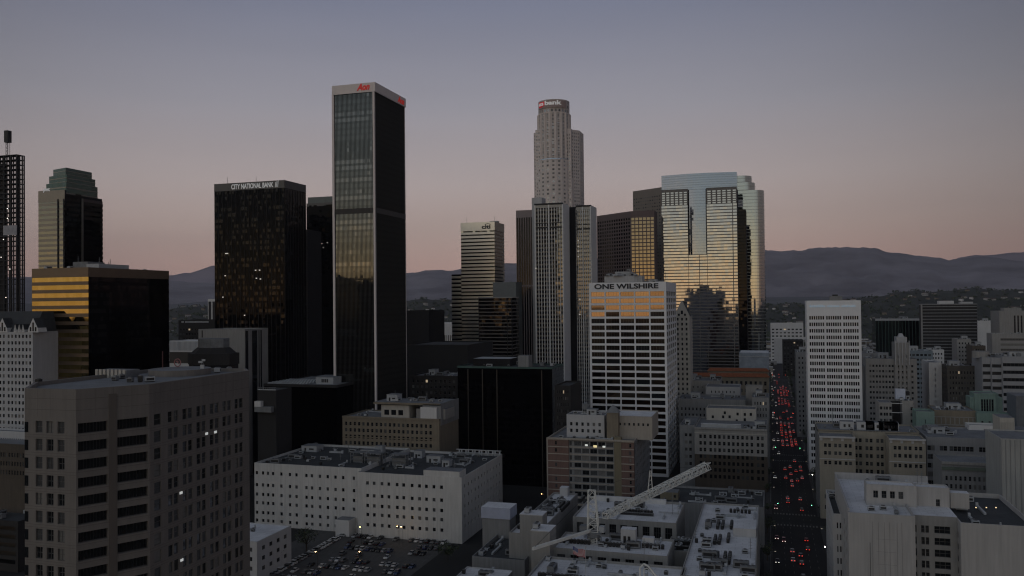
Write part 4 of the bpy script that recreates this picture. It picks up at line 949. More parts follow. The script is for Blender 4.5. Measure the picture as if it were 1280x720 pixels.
mb = MB(); mb.box(cw+4, 4, b.H-.8, cw+22, 20, b.H+6.8, S_CREAM, ROOFG); mb.box(cw+26, 5, b.H-.8, cw+44, 20, b.H+5, S_MID, ROOFG)
for k in range(3): mb.box(cw+6+k*4.5, 3.9, b.H+1, cw+9+k*4.5, 3.98, b.H+4, G_DARK)
mb.build('penthouse', b.root); mb = MB(); mb.box(b.W-12, .9, b.H-.8, b.W-2, 6, b.H+6.5, S_WHITE, ROOFG); mb.build('white_lift_house', b.root)
clutter(b.root, cw, 3, b.W, 20, b.H+8.6, n=12, seed=12, pent=1, mast=2); clutter(b.root, 2, 3, cw, b.D, b.H-.8, n=4, seed=13, pent=0)

# dark blocks in the hollow
def plain(name, label, x0, x1, yt, t, D, mat, roof=None, side='R', sd=None, cl=None, extra=None, cat='building', **k):
    b = B(name, label, cat, x0, x1, yt, t, sd=sd, D=D, side=side); b.simple(mat, roof=roof, clut=cl, **k)
    if extra: extra(b)
    return b
b = B('dark_glass_lowrise', 'dark glass low-rise with faint green roof edge in the shaded middle of the city', 'building', 572, 690, 459, 520, sd=704)
P = b.poly; mb = MB(); nf = int(b.H/3.9)
for i in (0, 1): glazing(mb, P[i], P[i+1], 0, b.H-1, nf, 26 if i == 0 else 10, GL_BLK, GL_BLK2, .6, dspan=.1, jit=.02, gset=[GL_BLK, GL_BLK2, GL_BLK])
mb.build('curtain_wall', b.root); mb = MB(); mb.box(.2, .2, 0, b.W-.2, b.D, b.H-.8, DARKIN, ROOFD)
for i in range(4): band(mb, P[i], P[(i+1) % 4], b.H-1.2, b.H, .3, M('dark_green_trim', (.04, .09, .08), .6, noise=.2))
for p in (584, 602, 620, 676): mb.box(b.u(p), -.6, 0, b.u(p)+.6, -.3, b.H-2, M('bronze_strip', (.04, .034, .025), .5, noise=0))
mb.build('frame', b.root)
mb = MB(); mb.box(b.u(645), 3, b.H-.8, b.u(658.5), 12, b.z(447, 650)+1, S_GREY, ROOFG); mb.build('grey_lift_house', b.root)
mb = MB(); mb.box(b.u(583), 12, b.H-.5, b.u(630), 30, b.H+4, DARKIN, UNITL); mb.build('roof_slab', b.root); clutter(b.root, 4, 4, b.W, b.D, b.H-.8, n=10, seed=2, pent=1)
plain('dark_step_block', 'plain dark block between the ribbed tower foot and the dark glass low-rise', 693, 713, 482, 500, 30, S_DK, ROOFD, fh=3.8, cf=6, cr=0, limit=30, frac=.5)
plain('dark_shaded_block', 'black block beside the tallest black tower with two thin pale strips', 508, 536, 388, 800, 40, M('very_dark_panel', (.012, .012, .013), .7, noise=.2), ROOFD, fh=4, cf=0, cr=0, extra=lambda b: [m.build('pale_strip', b.root) for m in [MB()] if not [m.box(b.u(p), -.3, b.H-40, b.u(p)+.9, -.05, b.H-1, UNITG) for p in (522, 530)]])
plain('white_colonnaded_hall', 'distant low white hall with a row of tall dark openings between two dark towers', 534, 567, 404, 1300, 60, S_WHITE, ROOFW, fh=26, cf=14, cr=0, frac=.55, hf=.42, top=11, limit=20, n=1, low=1)
plain('long_black_lowrise', 'long black low-rise crossing the gap left of the citi tower', 505, 585, 431, 640, 60, MATS['very_dark_panel'], ROOFD, cf=0, cr=0)
plain('grey_roof_cluster', 'low building with cluttered grey roof right of the tallest black tower', 512, 572, 470, 590, 30, S_DK, ROOFG, cf=10, cr=0, limit=30, cl=dict(n=10, pent=1))

# red brick block
b = B('brick_apartment_block', 'red brick block with pale floor bands and one ochre vertical strip', 'building', 684, 793, 551, 430, sd=812)
S_BAND = stone('pale_band_stone', (.36, .33, .29), .2); P = b.poly; W_ = b.W; H_ = b.H; fhb = 3.75
def uu(px): return b.u(px, 590)
x1, x2, x3, x4 = uu(711), uu(768), uu(777), uu(793)
mb = MB(); rsb = rows(H_, fhb, .5, .8); wr = []
wr += wall(mb, (0, 0), (x1, 0), 0, H_, [(x1*.36, 1.1)], [r for i, r in enumerate(rsb) if i not in (2, 4, 7)], S_RED, .25)
wrg = wall(mb, (x1, .8), (x2, .8), 0, H_, [((x2-x1)*(.015+i*.165)+(0 if i else 0), (x2-x1)*(.05 if i == 0 else .14)) for i in range(1)]+[((x2-x1)*(.12+i*.176), (x2-x1)*.15) for i in range(5)], rows(H_, fhb, .62, .8), S_GREY, .3)
wall(mb, (x2, -.2), (x3, -.2), 0, H_+1.5, (), (), S_OCHRE); mb.box(x2, -.19, H_-2, x3, 3, H_+1.5, S_OCHRE)
wr += wall(mb, (x3, 0), (x4, 0), 0, H_, [((x4-x3)*.62, 1.1)], rsb, S_RED, .25)
wr += wall(mb, (W_, 0), (W_, b.D), 0, H_, cols(b.D, 10, .4, 2), rsb, S_GREY, .25)
mb.box(x1-.01, 0, 0, x1+.02, .8, H_, S_RED); wall(mb, (W_, b.D), (0, b.D), 0, H_, (), (), S_RED); wall(mb, (0, b.D), (0, 0), 0, H_, (), (), S_RED)
cap(mb, P, H_, .9, S_BAND, ROOFG, .5)
for i in range(14):
    z = H_-.8-i*fhb
    if z > 2: mb.box(-.05, -.14, z-.25, x1, -.003, z+.2, S_BAND); mb.box(x3, -.14, z-.25, x4, -.003, z+.2, S_BAND); mb.box(x1+.1, .65, z-.3, x2-.05, .79, z+.25, S_BAND)
mb.box(-.3, -.4, 0, .35, .1, H_, S_BAND); band(mb, P[0], P[1], H_-.7, H_+.2, .6, S_BAND)
mb.build('wall', b.root); windows(b.root, wr, seed=3, limit=60, bars=(0, 1))
windows(b.root, wrg, mix=((G_MID, 4), (G_DARK, 4), (G_BLIND, 1)), seed=5, limit=60, bars=(1, 0))
lights(b.root, 'lit_window', [(uu(733), .7, b.z(557)), (uu(755), .7, b.z(558))], M('lit_pane_white', (1, 1, 1), noise=0, emit=(.95, 1, .9), estr=.45), .7)
lights(b.root, 'lit_window', [(uu(744), .7, b.z(558))], M('lit_pane_yellow', (1, 1, 1), noise=0, emit=(1, .8, .3), estr=.6), .9)
mb = MB(); z0 = H_-.9; wr = volume(mb, rect(uu(704), 9, uu(752), 24), z0, b.z(527)+2.2, {0: (cols(uu(752)-uu(704), 6, .42, 1), [(2.8, 1.8), (6.3, 1.8)])}, S_LIGHT, ROOFG, .6)
mb.build('upper_storey', b.root); windows(b.root, wr, limit=20)
mb = MB(); zt_ = b.z(524)+1; wr = volume(mb, rect(uu(755), 9, uu(813), 34), z0, zt_, {0: (cols(uu(813)-uu(755), 9, .4, 1), [(zt_-z0-5, 1.4)])}, S_BAND, ROOFW, .5)
mb.build('upper_storey', b.root); windows(b.root, wr, limit=20)
mb = MB(); X = uu(757); mb.box(X, 5, H_, X+6, 10, zt_+2, S_TAN, ROOFG); mb.prism([(X-.5, 4.5), (X+6.5, 4.5), (X+6.5, 10.5), (X-.5, 10.5)], zt_+2, zt_+5.5, UNITG, UNITG, [(X+2.5, 7), (X+3.5, 7), (X+3.5, 8), (X+2.5, 8)]); mb.build('roof_turret', b.root)
clutter(b.root, 4, 3, x3, 9, H_-.9, n=10, seed=6, pent=0); clutter(b.root, uu(706), 10, uu(750), 23, b.z(527)+1.6, n=4, seed=8, pent=1, tank=1)

# white grid tower
b = B('white_grid_tower', 'white gridded office tower with ONE WILSHIRE in dark letters along its top', 'building', 736, 832.5, 352, 547, sd=845)
P = b.poly; mb = MB(); H_ = b.H; fh = 4.45; top = 5.4; S_OW = stone('bright_white_concrete', (.76, .77, .79), .08, .3)
rs = rows(H_, fh, .68, top+.1, 28, 2); f, Ln, _ = seg(P[0], P[1])
cs = [(1.0+i*(Ln-2)/5+.45, (Ln-2)/5-.9) for i in range(5)]
wr = volume(mb, P, 0, H_, {0: (cs, rs), 1: (cols(b.D, 5, .86, 1.0), rs)}, S_OW, ROOFG, 1.0, .55)
mb.build('wall', b.root); windows(b.root, wr, mix=((GL_OW, 7), (glass('office_glass_bronze_b', (.20, .15, .10)), 4), (G_DARK, 1.2)), limit=100, bars=(4, 0), frame=S_OW if 0 else FRAME, seed=4, tilt=1.0, lit=0)
text(b.root, 'sign', 'ONE WILSHIRE', P[0], P[1], b.u(743.5), H_-4.3, 3.4, dk, width=b.u(823.5)-b.u(743.5), weight=.03, d=.05)
mb = MB(); mb.box(b.W*.05, 6, H_-1, b.W*.94, 8, H_+.3, UNITG); mb.build('roof_screen', b.root)
mb = MB(); mb.box(b.u(752), 12, H_-1, b.u(800), 24, H_+4.5, S_LIGHT, ROOFG); mb.box(b.u(765), 14, H_+4.5, b.u(786), 22, H_+7.6, UNITL, ROOFG); mb.build('penthouse', b.root)
for k in range(10): put(b.root, 'dish_antenna', ACM[k % 3], (b.u(754)+k*2.4, 11+k % 3, H_+(4.5 if k % 2 else 7.6 if 4 < k < 9 else 4.5)), k)
clutter(b.root, b.W*.4, 4, b.W, b.D*.6, H_-1, n=16, seed=8, pent=1, mast=6)

# gothic gabled tower behind it
b = B('cream_gabled_tower', 'narrow cream tower with a pointed gable and brick side behind the white grid tower', 'building', 843, 862, 395, 640, D=24)
mb = MB(); wr = volume(mb, b.poly, 0, b.H, {0: (cols(b.W, 3, .42, .8), rows(b.H, 3.8, .55, .5))}, S_CREAM, ROOFD, .3); mb.box(-8, .4, 0, -.02, b.D, b.z(400), S_RED, ROOFD); mb.build('wall', b.root); windows(b.root, wr, limit=60)
mb = MB(); zt_ = b.z(376); c_ = b.W/2
mb.face([(-.3, -.25, b.H-.3), (b.W+.3, -.25, b.H-.3), (c_+.4, -.25, zt_), (c_-.4, -.25, zt_)], S_CREAM); mb.face([(b.W+.3, -.25, b.H-.3), (b.W+.3, 12, b.H-.3), (c_+.4, 12, zt_), (c_+.4, -.25, zt_)], ROOFD); mb.face([(c_-.4, -.25, zt_), (c_-.4, 12, zt_), (-.3, 12, b.H-.3), (-.3, -.25, b.H-.3)], ROOFD)
mb.box(c_-.8, -.32, b.H+1.5, c_+.8, -.26, b.H+4.2, G_DARK); mb.box(c_-3, -.32, b.H+.2, c_-1.6, -.26, b.H+1.8, G_DARK); mb.box(c_+1.6, -.32, b.H+.2, c_+3, -.26, b.H+1.8, G_DARK); mb.build('gable', b.root)

# ------------------------------------------------------------------ blocks left of the long street
def street_block(name, label, x0, x1, yt, t, **k):
    kw = {q: k.pop(q) for q in ('sd', 'D', 'side') if q in k}
    b = B(name, label, 'building', x0, x1, yt, t, **kw); return b
b = street_block('brown_and_cream_block', 'wide block with cream top storeys and brown lower storeys left of the long street', 868, 959, 537, 500, D=48)
H_ = b.H; mb = MB(); s = b.W/(959-868.)
pxs = [282, 310, 347, 376, 405, 435, 465, 494, 523, 553, 582, 612, 651, 679]
cs = [((p/5.14+820-868)*s-.75+.4, 1.5) for p in pxs]; rr = rows(H_, 4.0, .56, 3.4); zc_ = H_-15.6
wr = wall(mb, (0, 0), (b.W, 0), zc_, H_, cs, [(z-zc_, h) for z, h in rr if z > zc_], S_MID, .4)
wr += wall(mb, (0, 0), (b.W, 0), 0, zc_, cs, [r for r in rr if r[0]+r[1] < zc_], S_BROWN, .4)
for i in (1, 2, 3): wr += wall(mb, b.poly[i], b.poly[(i+1) % 4], 0, H_, cols(b.D, 11, .4, 2) if i != 2 else (), rr, S_MID, .3)
cap(mb, b.poly, H_, .9, S_MID, ROOFG, .4); band(mb, b.poly[0], b.poly[1], H_-.9, H_+.2, .7, S_MID); band(mb, b.poly[0], b.poly[1], zc_-.6, zc_+.2, .4, S_MID); band(mb, b.poly[0], b.poly[1], H_-3.4, H_-3.0, .2, S_CREAM)
mb.build('wall', b.root); windows(b.root, wr, limit=100, seed=21, mix=((G_DARK, 7), (G_MID, 2)))
mb = MB(); wr = volume(mb, rect(-b.W*.22, 5, -.3, b.D), 0, H_+.5, {0: ([(3, 1.6), (5.6, 1.6), (8, 1.5)], rows(H_, 4.4, .42, 3.4)[:5])}, S_GREY, ROOFG, .8); mb.build('side_wing', b.root); windows(b.root, wr, seed=22)
mb = MB(); mb.box(b.u(874), 3, H_-.9, b.u(924), 5, H_+2.0, UNITL, ROOFW); mb.build('roof_canopy', b.root)
clutter(b.root, b.u(924), 3, b.W, 20, H_-.9, n=9, seed=5, pent=1, ducts=3); clutter(b.root, -b.W*.2, 6, 0, 20, H_-.3, n=3, seed=6, pent=1, ducts=1)
b = street_block('cream_window_block', 'cream blank wall with a few scattered small windows above the cream and brown block', 883, 945, 511.5, 540, D=18)
mb = MB(); wr = []; f = b.poly; H_ = b.H
wr = volume(mb, f, 0, H_, {}, S_CREAM, ROOFG, .5); mb.build('wall', b.root)
sw = MB()
for (px, py) in ((891, 521), (904, 521), (912, 521), (906, 516), (922, 517.5), (931, 518), (938.5, 518), (931, 524.5), (921, 526)):
    p = gy(px, py, b.Y0); m = MB(); m.box(p.x-b.X0-.7, -.12, p.z-.9, p.x-b.X0+.7, -.004, p.z+.9, G_DARK); m.build('window', b.root)
b = street_block('grey_twin_window_block', 'grey block with brownish penthouse wall left of the cream blank wall', 848, 932, 500, 580, D=30)
b.simple(S_GREY, 4.2, 17, 0, .42, .45, 5, clut=dict(n=10, pent=2), limit=60, n=5, seed=44)
b = street_block('plain_grey_stair_tower', 'plain grey stair tower with two tiny windows beside the long street', 932, 953, 483, 590, D=12)
b.simple(S_MID, 4, 0, 0); 
for py in (487, 497.5):
    p = gy(947, py, b.Y0); m = MB(); m.box(p.x-b.X0-.7, -.12, p.z-.9, p.x-b.X0+.7, -.004, p.z+.9, G_DARK); m.build('window', b.root)
b = street_block('long_white_parapet_block', 'pale wall with six small square windows in a row near the long street', 882, 925, 484, 622, D=25)
mb = MB(); wr = volume(mb, b.poly, 0, b.H, {0: (cols(b.W, 7, .26, 3), [(b.H-4.6, 1.7)])}, S_LIGHT, ROOFG, .6); mb.build('wall', b.root); windows(b.root, wr)
b = street_block('grey_roofed_block', 'grey block with a pale stepped roof just right of the white grid tower', 845, 900, 476, 650, D=30)
b.simple(S_MID, 4.2, 9, 0, .3, .3, 3, clut=dict(n=8, pent=3), limit=40, seed=15)
b = street_block('narrow_street_block', 'narrow grey block with small windows on the street corner below the stair tower', 940, 961, 497, 560, D=30)
b.simple(S_GREY, 4, 5, 5, .4, .5, 2, clut=dict(n=3, pent=1), limit=60)
b = street_block('tiled_cornice_block', 'long low block with orange brown roof tiles and arched windows near the rounded tower foot', 852, 961, 466, 720, D=30)
mb = MB(); S_TILE = M('terracotta_tiles', (.24, .075, .03), .8, noise=.4, ns=.6)
wr = volume(mb, b.poly, 0, b.H-4, {0: (cols(b.W, 18, .5, 1), [(b.H-11, 3.5), (b.H-17, 3)])}, S_TAN, ROOFG, .5); mb.build('wall', b.root); windows(b.root, wr, limit=40)
mb = MB(); mb.prism(rect(-.8, -.8, b.W+.8, 9), b.H-3.9, b.H-1, S_TILE, S_TILE, rect(2, 3.5, b.W-2, 5)); mb.box(b.W*.3, 6, b.H-3, b.W, 14, b.H+.6, S_TAN); mb.prism(rect(b.W*.3-.6, 5.2, b.W+.6, 15), b.H+.61, b.H+3, S_TILE, S_TILE, rect(b.W*.3+2, 9, b.W-2, 11)); mb.build('tiled_roof', b.root)
b = street_block('pale_blue_wall_block', 'pale blue grey blank wall with patchy stains at the foot of the rounded teal tower', 924, 961, 441, 790, D=40)
mb = MB(); volume(mb, b.poly, 0, b.H, {}, M('stained_blue_plaster', (.30, .34, .39), .85, noise=.4, ns=.12), ROOFW, .5); mb.box(-.5, -.5, b.H-4, b.W+.4, 0, b.H-3.4, UNITL); mb.build('wall', b.root)

b = street_block('flat_grey_roof_block', 'low block with a long dark gravel roof and small ochre hut under the jib tip', 828, 955, 634, 388, D=36)
mb = MB(); volume(mb, b.poly, 0, b.H, {}, S_GREY, ROOFD, 1.0, .3); mb.build('wall', b.root)
mb = MB(); mb.box(-2, 8, b.H-8, 6.5, 16, b.H+2.6, S_OCHRE, ROOFG); mb.box(4.5, 7.9, b.H+.2, 5.6, 7.98, b.H+1.5, BLACK); mb.build('ochre_hut', b.root)
clutter(b.root, 8, 3, b.W, b.D, b.H-1, n=22, seed=52, pent=0, ducts=5)

# ------------------------------------------------------------------ white roofed complex by the crane
ZR = 25.0
def roof_rect(xl, yf, xr, yb, z=ZR):
    a = gz(xl, yf, z); c = gz(xr, yb, z); return min(a.x, c.x), a.y, max(a.x, c.x), c.y
def white_block(name, label, xl, yf, xr, yb, z=ZR, cf=6, units=(), seed=1, mat=S_MID, nunits=0, ws=2.4, par=.8, x_ov=None, roof=ROOFW, top=.5):
    X0, Y0, X1, Y1 = roof_rect(xl, yf, xr, yb, z)
    if x_ov: X0, X1 = x_ov(X0, X1)
    root = empty(name, label, 'building', (X0, Y0, 0)); FOOT.append((X0, Y0, X1, Y1)); W_, D_ = X1-X0, Y1-Y0
    mb = MB(); sp = {0: (cols(W_, cf, .62, .8), rows(z, 6.5, .74, top, 3))} if cf else {}
    wr = volume(mb, rect(0, 0, W_, D_), 0, z+par, sp, mat, roof, par, .7); mb.build('wall', root)
    windows(root, wr, mix=((G_DARK, 3), (G_MID, 1)), bars=(2, 1), seed=seed)
    for (px, py, n, dx, dy, k) in units:
        p = gz(px, py, z)
        for i in range(n): put(root, 'condenser_unit', ACM[k], (p.x-X0+dx*i, p.y-Y0+dy*i, z))
    if nunits: clutter(root, 1, 1, W_, D_, z, n=int(nunits*1.7), seed=seed, pent=0, ducts=7, mast=1)
    return root, W_, D_
r_, w_, d_ = white_block('east_roof_wing', 'white roofed wing with rows of dark cooling units running along the long street', 850, 722, 949, 634, units=[(896, 648, 2, 2.2, 0, 4), (912, 641, 6, 1.5, 0, 4)]+[(px, py, 5, 0, 2.0, 4) for px, py in ((895, 662), (901, 662), (912, 662), (918, 662), (891, 681), (897, 681), (908, 679))]+[(px, py, 6, 0, 2.0, 4) for px, py in ((888, 706), (893, 706), (903, 706), (909, 706))], nunits=18, seed=61, cf=0)
mb = MB(); mb.box(w_*.62, d_*.52, ZR, w_-.5, d_*.66, ZR+3.2, S_LIGHT, ROOFW); mb.build('penthouse', r_)
r2_, w2_, d2_ = white_block('rear_white_wing', 'long white roofed wing with dark windows behind the crane mast', 716, 648, 856, 631, cf=9, units=[(778, 641, 10, 1.3, 0, 4), (774, 643, 14, 1.0, 0, 2)], nunits=8, seed=62)
mb = MB(); mb.box(2, d2_-2, ZR, w2_-8, d2_, ZR+2.0, S_WHITE); mb.build('rear_parapet', r2_)
r3_, w3_, d3_ = white_block('middle_white_wing', 'middle white roofed wing with a small stair house and black condenser rows', 690, 687, 843, 677, cf=8, units=[(694, 678, 10, 1.35, 0, 4), (752, 683, 9, 1.3, 0, 4), (802, 685, 6, 1.4, 0, 4)], nunits=8, seed=63)
p = gz(776, 680, ZR); mb = MB(); mb.box(0, 0, 0, 5.5, 4, 5.5, S_LIGHT, ROOFW); mb.box(1, -.08, .1, 2, -.01, 3, BLACK); mb.box(2.6, -.08, .1, 3.6, -.01, 3, BLACK); mb.build('stair_house', r3_, (p.x-r3_.location.x, p.y-r3_.location.y, ZR))
p = gz(803, 681, ZR); mb = MB(); mb.box(0, 0, 0, 4.2, 3, 2.6, S_WHITE, ROOFW); mb.build('white_unit', r3_, (p.x-r3_.location.x, p.y-r3_.location.y, ZR))
white_block('front_white_wing', 'nearest white roofed wing cut by the bottom edge of the photo', 640, 745, 858, 712, cf=0, units=[(672, 722, 18, 1.25, 0, 4)], nunits=10, seed=64)
white_block('linking_condenser_deck', 'narrow dark deck crowded with condenser units between the white roofed wings', 832, 690, 880, 676, z=21, cf=0, units=[(832, 680, 14, 1.1, 0, 4), (838, 687, 14, 1.1, 0, 4)], nunits=6, seed=66, roof=ROOFG)
r5_, w5_, d5_ = white_block('west_roof_wing', 'white roofed wing with long black skylights beside the shaded lane', 636, 668, 722, 619, cf=0, units=[(672, 640, 9, 0, 1.9, 4), (678, 640, 9, 0, 1.9, 4), (694, 640, 8, 0, 1.9, 4), (700, 640, 8, 0, 1.9, 4), (724, 628, 5, 0, 1.7, 4)], nunits=16, seed=65)
mb = MB(); mb.box(w5_*.34, d5_-4, ZR, w5_*.66, d5_, ZR+4, S_LIGHT, ROOFW); mb.build('penthouse', r5_)
for (px, py, w, d, h) in ((650, 676, 9, 7, 8), (664, 697, 7, 9, 7.5)):
    p = gz(px, py, ZR-2); root = empty('tall_plant_box', 'tall blank grey plant box on the white roofs, %s' % ('rear one near the long black skylights' if px == 650 else 'front one beside the counter jib'), 'building', (p.x, p.y, 0)); mb = MB(); mb.box(0, 0, 0, w, d, ZR+h, S_MID, ROOFW); mb.box(-.1, -.1, ZR+h, w+.1, d+.1, ZR+h+.3, S_LIGHT, ROOFW); mb.build('wall', root); clutter(root, 0, 0, w, d, ZR+h+.3, n=1, seed=3, pent=0, ducts=0)
p = gz(603, 656, ZR-4); root = empty('pale_blue_roof_box', 'pale blue white box roof above a grey wall at the left of the white roofs', 'building', (p.x, p.y, 0)); mb = MB(); mb.box(0, 0, 0, 12, 9, ZR-1, S_GREY); mb.build('wall', root); mb = MB(); mb.box(-.4, -.4, ZR-.99, 12.4, 9.4, ZR+3.6, M('pale_blue_paint', (.40, .44, .56), .7, noise=.15), ROOFW); mb.build('roof_box', root); FOOT.append((p.x, p.y, p.x+12, p.y+9))
p = gz(590, 700, 16); root = empty('dark_yard_roof', 'low dark roof enclosed by pale parapets left of the white wings', 'building', (p.x, p.y, 0)); mb = MB(); volume(mb, rect(0, 0, 21, 34), 0, 17.5, {}, S_GREY, ROOFD, 1.5, .6); mb.build('wall', root); clutter(root, 1, 1, 20, 30, 16, n=6, seed=9, pent=0, ducts=2); FOOT.append((p.x, p.y, p.x+21, p.y+34))
p = gz(568, 722, 18); root = empty('corner_white_annex', 'small white roofed annex with dark openings at the lower left of the white roofs', 'building', (p.x, p.y, 0)); mb = MB(); wr = volume(mb, rect(0, 0, 17, 13), 0, 18, {0: (cols(17, 3, .6, .8), rows(18, 4.5, .55, 1))}, S_LIGHT, ROOFW, .4); mb.build('wall', root); windows(root, wr); mb = MB(); mb.box(12, -3, 0, 19, 8, 19.5, S_MID, ROOFW); mb.build('stair_block', root); clutter(root, 0, 0, 16, 12, 17.6, n=3, seed=9, pent=0)

# ------------------------------------------------------------------ crane
S_CR = M('crane_white_paint', (.72, .72, .68), .55, noise=.2); TC = 312.0
def truss(mb, a, b, w0, w1, n, r=.11, mat=S_CR):
    a = Vector(a); b = Vector(b); d = (b-a).normalized(); u = d.cross(Vector((0, 0, 1)) if abs(d.z) < .9 else Vector((1, 0, 0))).normalized(); v = d.cross(u)
    def c(k, t): w = w0*(1-t)+w1*t; s = ((-1, -1), (1, -1), (1, 1), (-1, 1))[k]; return a+(b-a)*t+u*s[0]*w/2+v*s[1]*w/2
    for k in range(4): mb.bar(c(k, 0), c(k, 1), r, mat)
    for i in range(n):
        t0, t1 = i/n, (i+1)/n
        for k in range(4):
            k2 = (k+1) % 4; mb.bar(c(k, t0), c(k2, t0), r*.7, mat); mb.bar(c(k if i % 2 else k2, t0), c(k2 if i % 2 else k, t1), r*.7, mat)
cb = at(742, 664, TC); base = Vector((cb.x, cb.y, 0)); Tz = cb.z
root = empty('tower_crane', 'white lattice tower crane with its jib raised over the white roofed wings', 'crane', base)
mb = MB(); truss(mb, (0, 0, 0), (0, 0, Tz-2.2), 2.9, 2.9, 26, .14); mb.build('mast', root)
mb = MB(); mb.cyl(0, 0, Tz-2.1, Tz-.6, 2.3, UNITG, 14); mb.box(-3.2, -2.4, Tz-.6, 3.2, 2.4, Tz-.1, UNITG); mb.box(-5, -1.6, Tz-.05, -2.4, 1.4, Tz+2, UNITG); mb.box(2.4, -1.2, Tz-.05, 4.2, 1.2, Tz+2.2, UNITL); mb.build('slewing_platform', root)
def rel(px, py, t): return at(px, py, t)-base
tip = rel(885, 582, 372); foot = rel(756, 645, 316)
mb = MB(); truss(mb, foot, tip, 2.0, 2.9, 34, .15); mb.build('jib', root)
ca = rel(666, 686, 285); mb = MB(); mb.bar((-1.2, -1.2, Tz+.3), ca, .35, S_CR, .5); mb.bar((-1.2, 1.0, Tz+.3), ca+Vector((0, 2.4, 0)), .2, S_CR); 
for k in range(8): p = Vector((-1.2, -1.2, Tz+.3)).lerp(ca, k/8); mb.bar(p, p+Vector((0, 2.2, 0)), .1, S_CR)
mb.build('counter_jib', root)
ap = Tz+15.2; mb = MB()
for dx, dy in ((-2.1, -1.3), (-2.1, 1.3), (1.9, -1.3), (1.9, 1.3)): mb.bar((dx, dy, Tz-.1), (dx*.62-.5, dy*.5, ap), .17, S_CR)
for k in range(7):
    t = k/6; z = Tz+(ap-Tz)*t; s_ = 1-.38*t
    for dy in (-1.3, 1.3): mb.bar((-2.1*s_-.5*t, dy*(1-.5*t), z), (1.9*s_-.5*t, dy*(1-.5*t), z), .09, S_CR)
    if k < 6:
        z2q = z+(ap-Tz)/6; mb.bar((-2.1*s_-.5*t, -1.3, z), (1.5*s_-.5*t, -1.1, z2q), .08, S_CR); mb.bar((1.7*s_-.5*t, 1.3, z), (-1.9*s_-.5*t, 1.1, z2q), .08, S_CR)
mb.build('a_frame', root)
pb = foot.lerp(tip, .40); mb = MB(); mb.bar(pb+Vector((-1, 0, 0)), pb+Vector((0, 0, 9.5)), .13, S_CR); mb.bar(pb+Vector((1, 0, 0)), pb+Vector((.5, 0, 9.5)), .13, S_CR)
for k in range(5): z = 1.5+k*1.7; mb.bar(pb+Vector((-1+z*.1, 0, z)), pb+Vector((1-z*.05, 0, z+1)), .07, S_CR)
mb.build('jib_post', root)
mb = MB(); mb.bar((-.5, 0, ap), pb+Vector((0, 0, 9.5)), .035, BLACK); mb.bar(pb+Vector((0, 0, 9.5)), tip, .035, BLACK); mb.bar((-.5, 0, ap), ca, .05, BLACK); mb.build('pendant_cable', root)
# second small crane head at the bottom edge
p = at(800, 722, 262); mb = MB(); q = [(0, 0, -8), (0, 0, 3), (1.2, 0, 4.4), (2.6, 0, 3.8), (8, 0, -2.5)]
for a_, b_ in zip(q, q[1:]): mb.bar(a_, b_, .22, S_CR)
q = [(1.1, 1, -8), (1.1, 1, 2.4), (2.2, 1, 2.8), (8, 1, -4)]
for a_, b_ in zip(q, q[1:]): mb.bar(a_, b_, .14, S_CR)
mb.bar((0, 0, -8), (0, 0, -p.z), .3, S_CR)
o = mb.build('hoist_frame', None, p); tag(o, 'white bent hoist frame standing at the bottom edge among the white roofs', 'hoist')
# flag
fp = at(716, 683, 262); fw, fhh = 3.9, 2.3; root = empty('national_flag', 'stars and stripes flag hanging on the slender pole beside the crane mast', 'flag', (fp.x, fp.y, 0))
mb = MB(); pole_x = fw+.1; mb.bar((pole_x, 0, 0), (pole_x, 0, fp.z+.4), .07, UNITL); mb.build('pole', root)
FR, FWh, FB = M('flag_red', (.40, .03, .04), .8, noise=0), M('flag_white', (.55, .55, .55), .8, noise=0), M('flag_blue', (.03, .05, .20), .8, noise=0); mb = MB()
def fpt(u, v): return (pole_x-.1-u*fw, .28*math.sin(u*9), fp.z-v*fhh-.9*(1-u)*0-1.15*(1-u)*.9+.12*math.sin(u*7))
nU = 18
for i in range(13):
    for k in range(nU):
        u0, u1, v0, v1 = k/nU, (k+1)/nU, i/13, (i+1)/13; m_ = FB if (u0 >= .55 and i < 7) else (FR if i % 2 == 0 else FWh)
        mb.face([fpt(u0, v1), fpt(u1, v1), fpt(u1, v0), fpt(u0, v0)], m_)
for i in range(5):
    for k in range(6):
        u, v = .60+k*.064, .06+i*.10; a_ = fpt(u, v); mb.box(a_[0]-.05, a_[1]-.035, a_[2]-.05, a_[0]+.05, a_[1]-.02, a_[2]+.05, FWh)
mb.build('cloth', root)

# ------------------------------------------------------------------ right of the long street
b = B('white_slab_tower', 'tall white slab tower with three columns of grouped windows beside the long street', 'building', 1008, 1076, 376, 560, side='L', D=26)
P = b.poly; mb = MB(); fhw = 4.33; H_ = b.H; cs = []
for gidx in range(3):
    g0 = 1.0+gidx*(b.W-2)/3+.45; gw = (b.W-2)/3-.9; pw = gw/7
    cs += [(g0+k*pw+.18, pw-.36) for k in range(7)]
wr = volume(mb, P, 0, H_, {0: (cs, rows(H_, fhw, .55, 9.2, None, 2)), 3: (cols(b.D, 5, .5, 1.5), rows(H_, fhw, .5, 9.2))}, S_OW, ROOFG, .8, .5)
for k in range(4): mb.box(.35+k*(b.W-1.2)/3, -.22, 0, .85+k*(b.W-1.2)/3, -.004, H_-9.4, S_OW)
mb.build('wall', b.root); windows(b.root, wr, limit=100, mix=((G_DARK, 5), (G_MID, 2)), seed=77, bars=(0, 0), lit=0)
mb = MB(); sgn = M('pale_blue_letters', (.5, .62, .7), .5, noise=0, emit=(.6, .8, 1), estr=.10)
rq = random.Random(5)
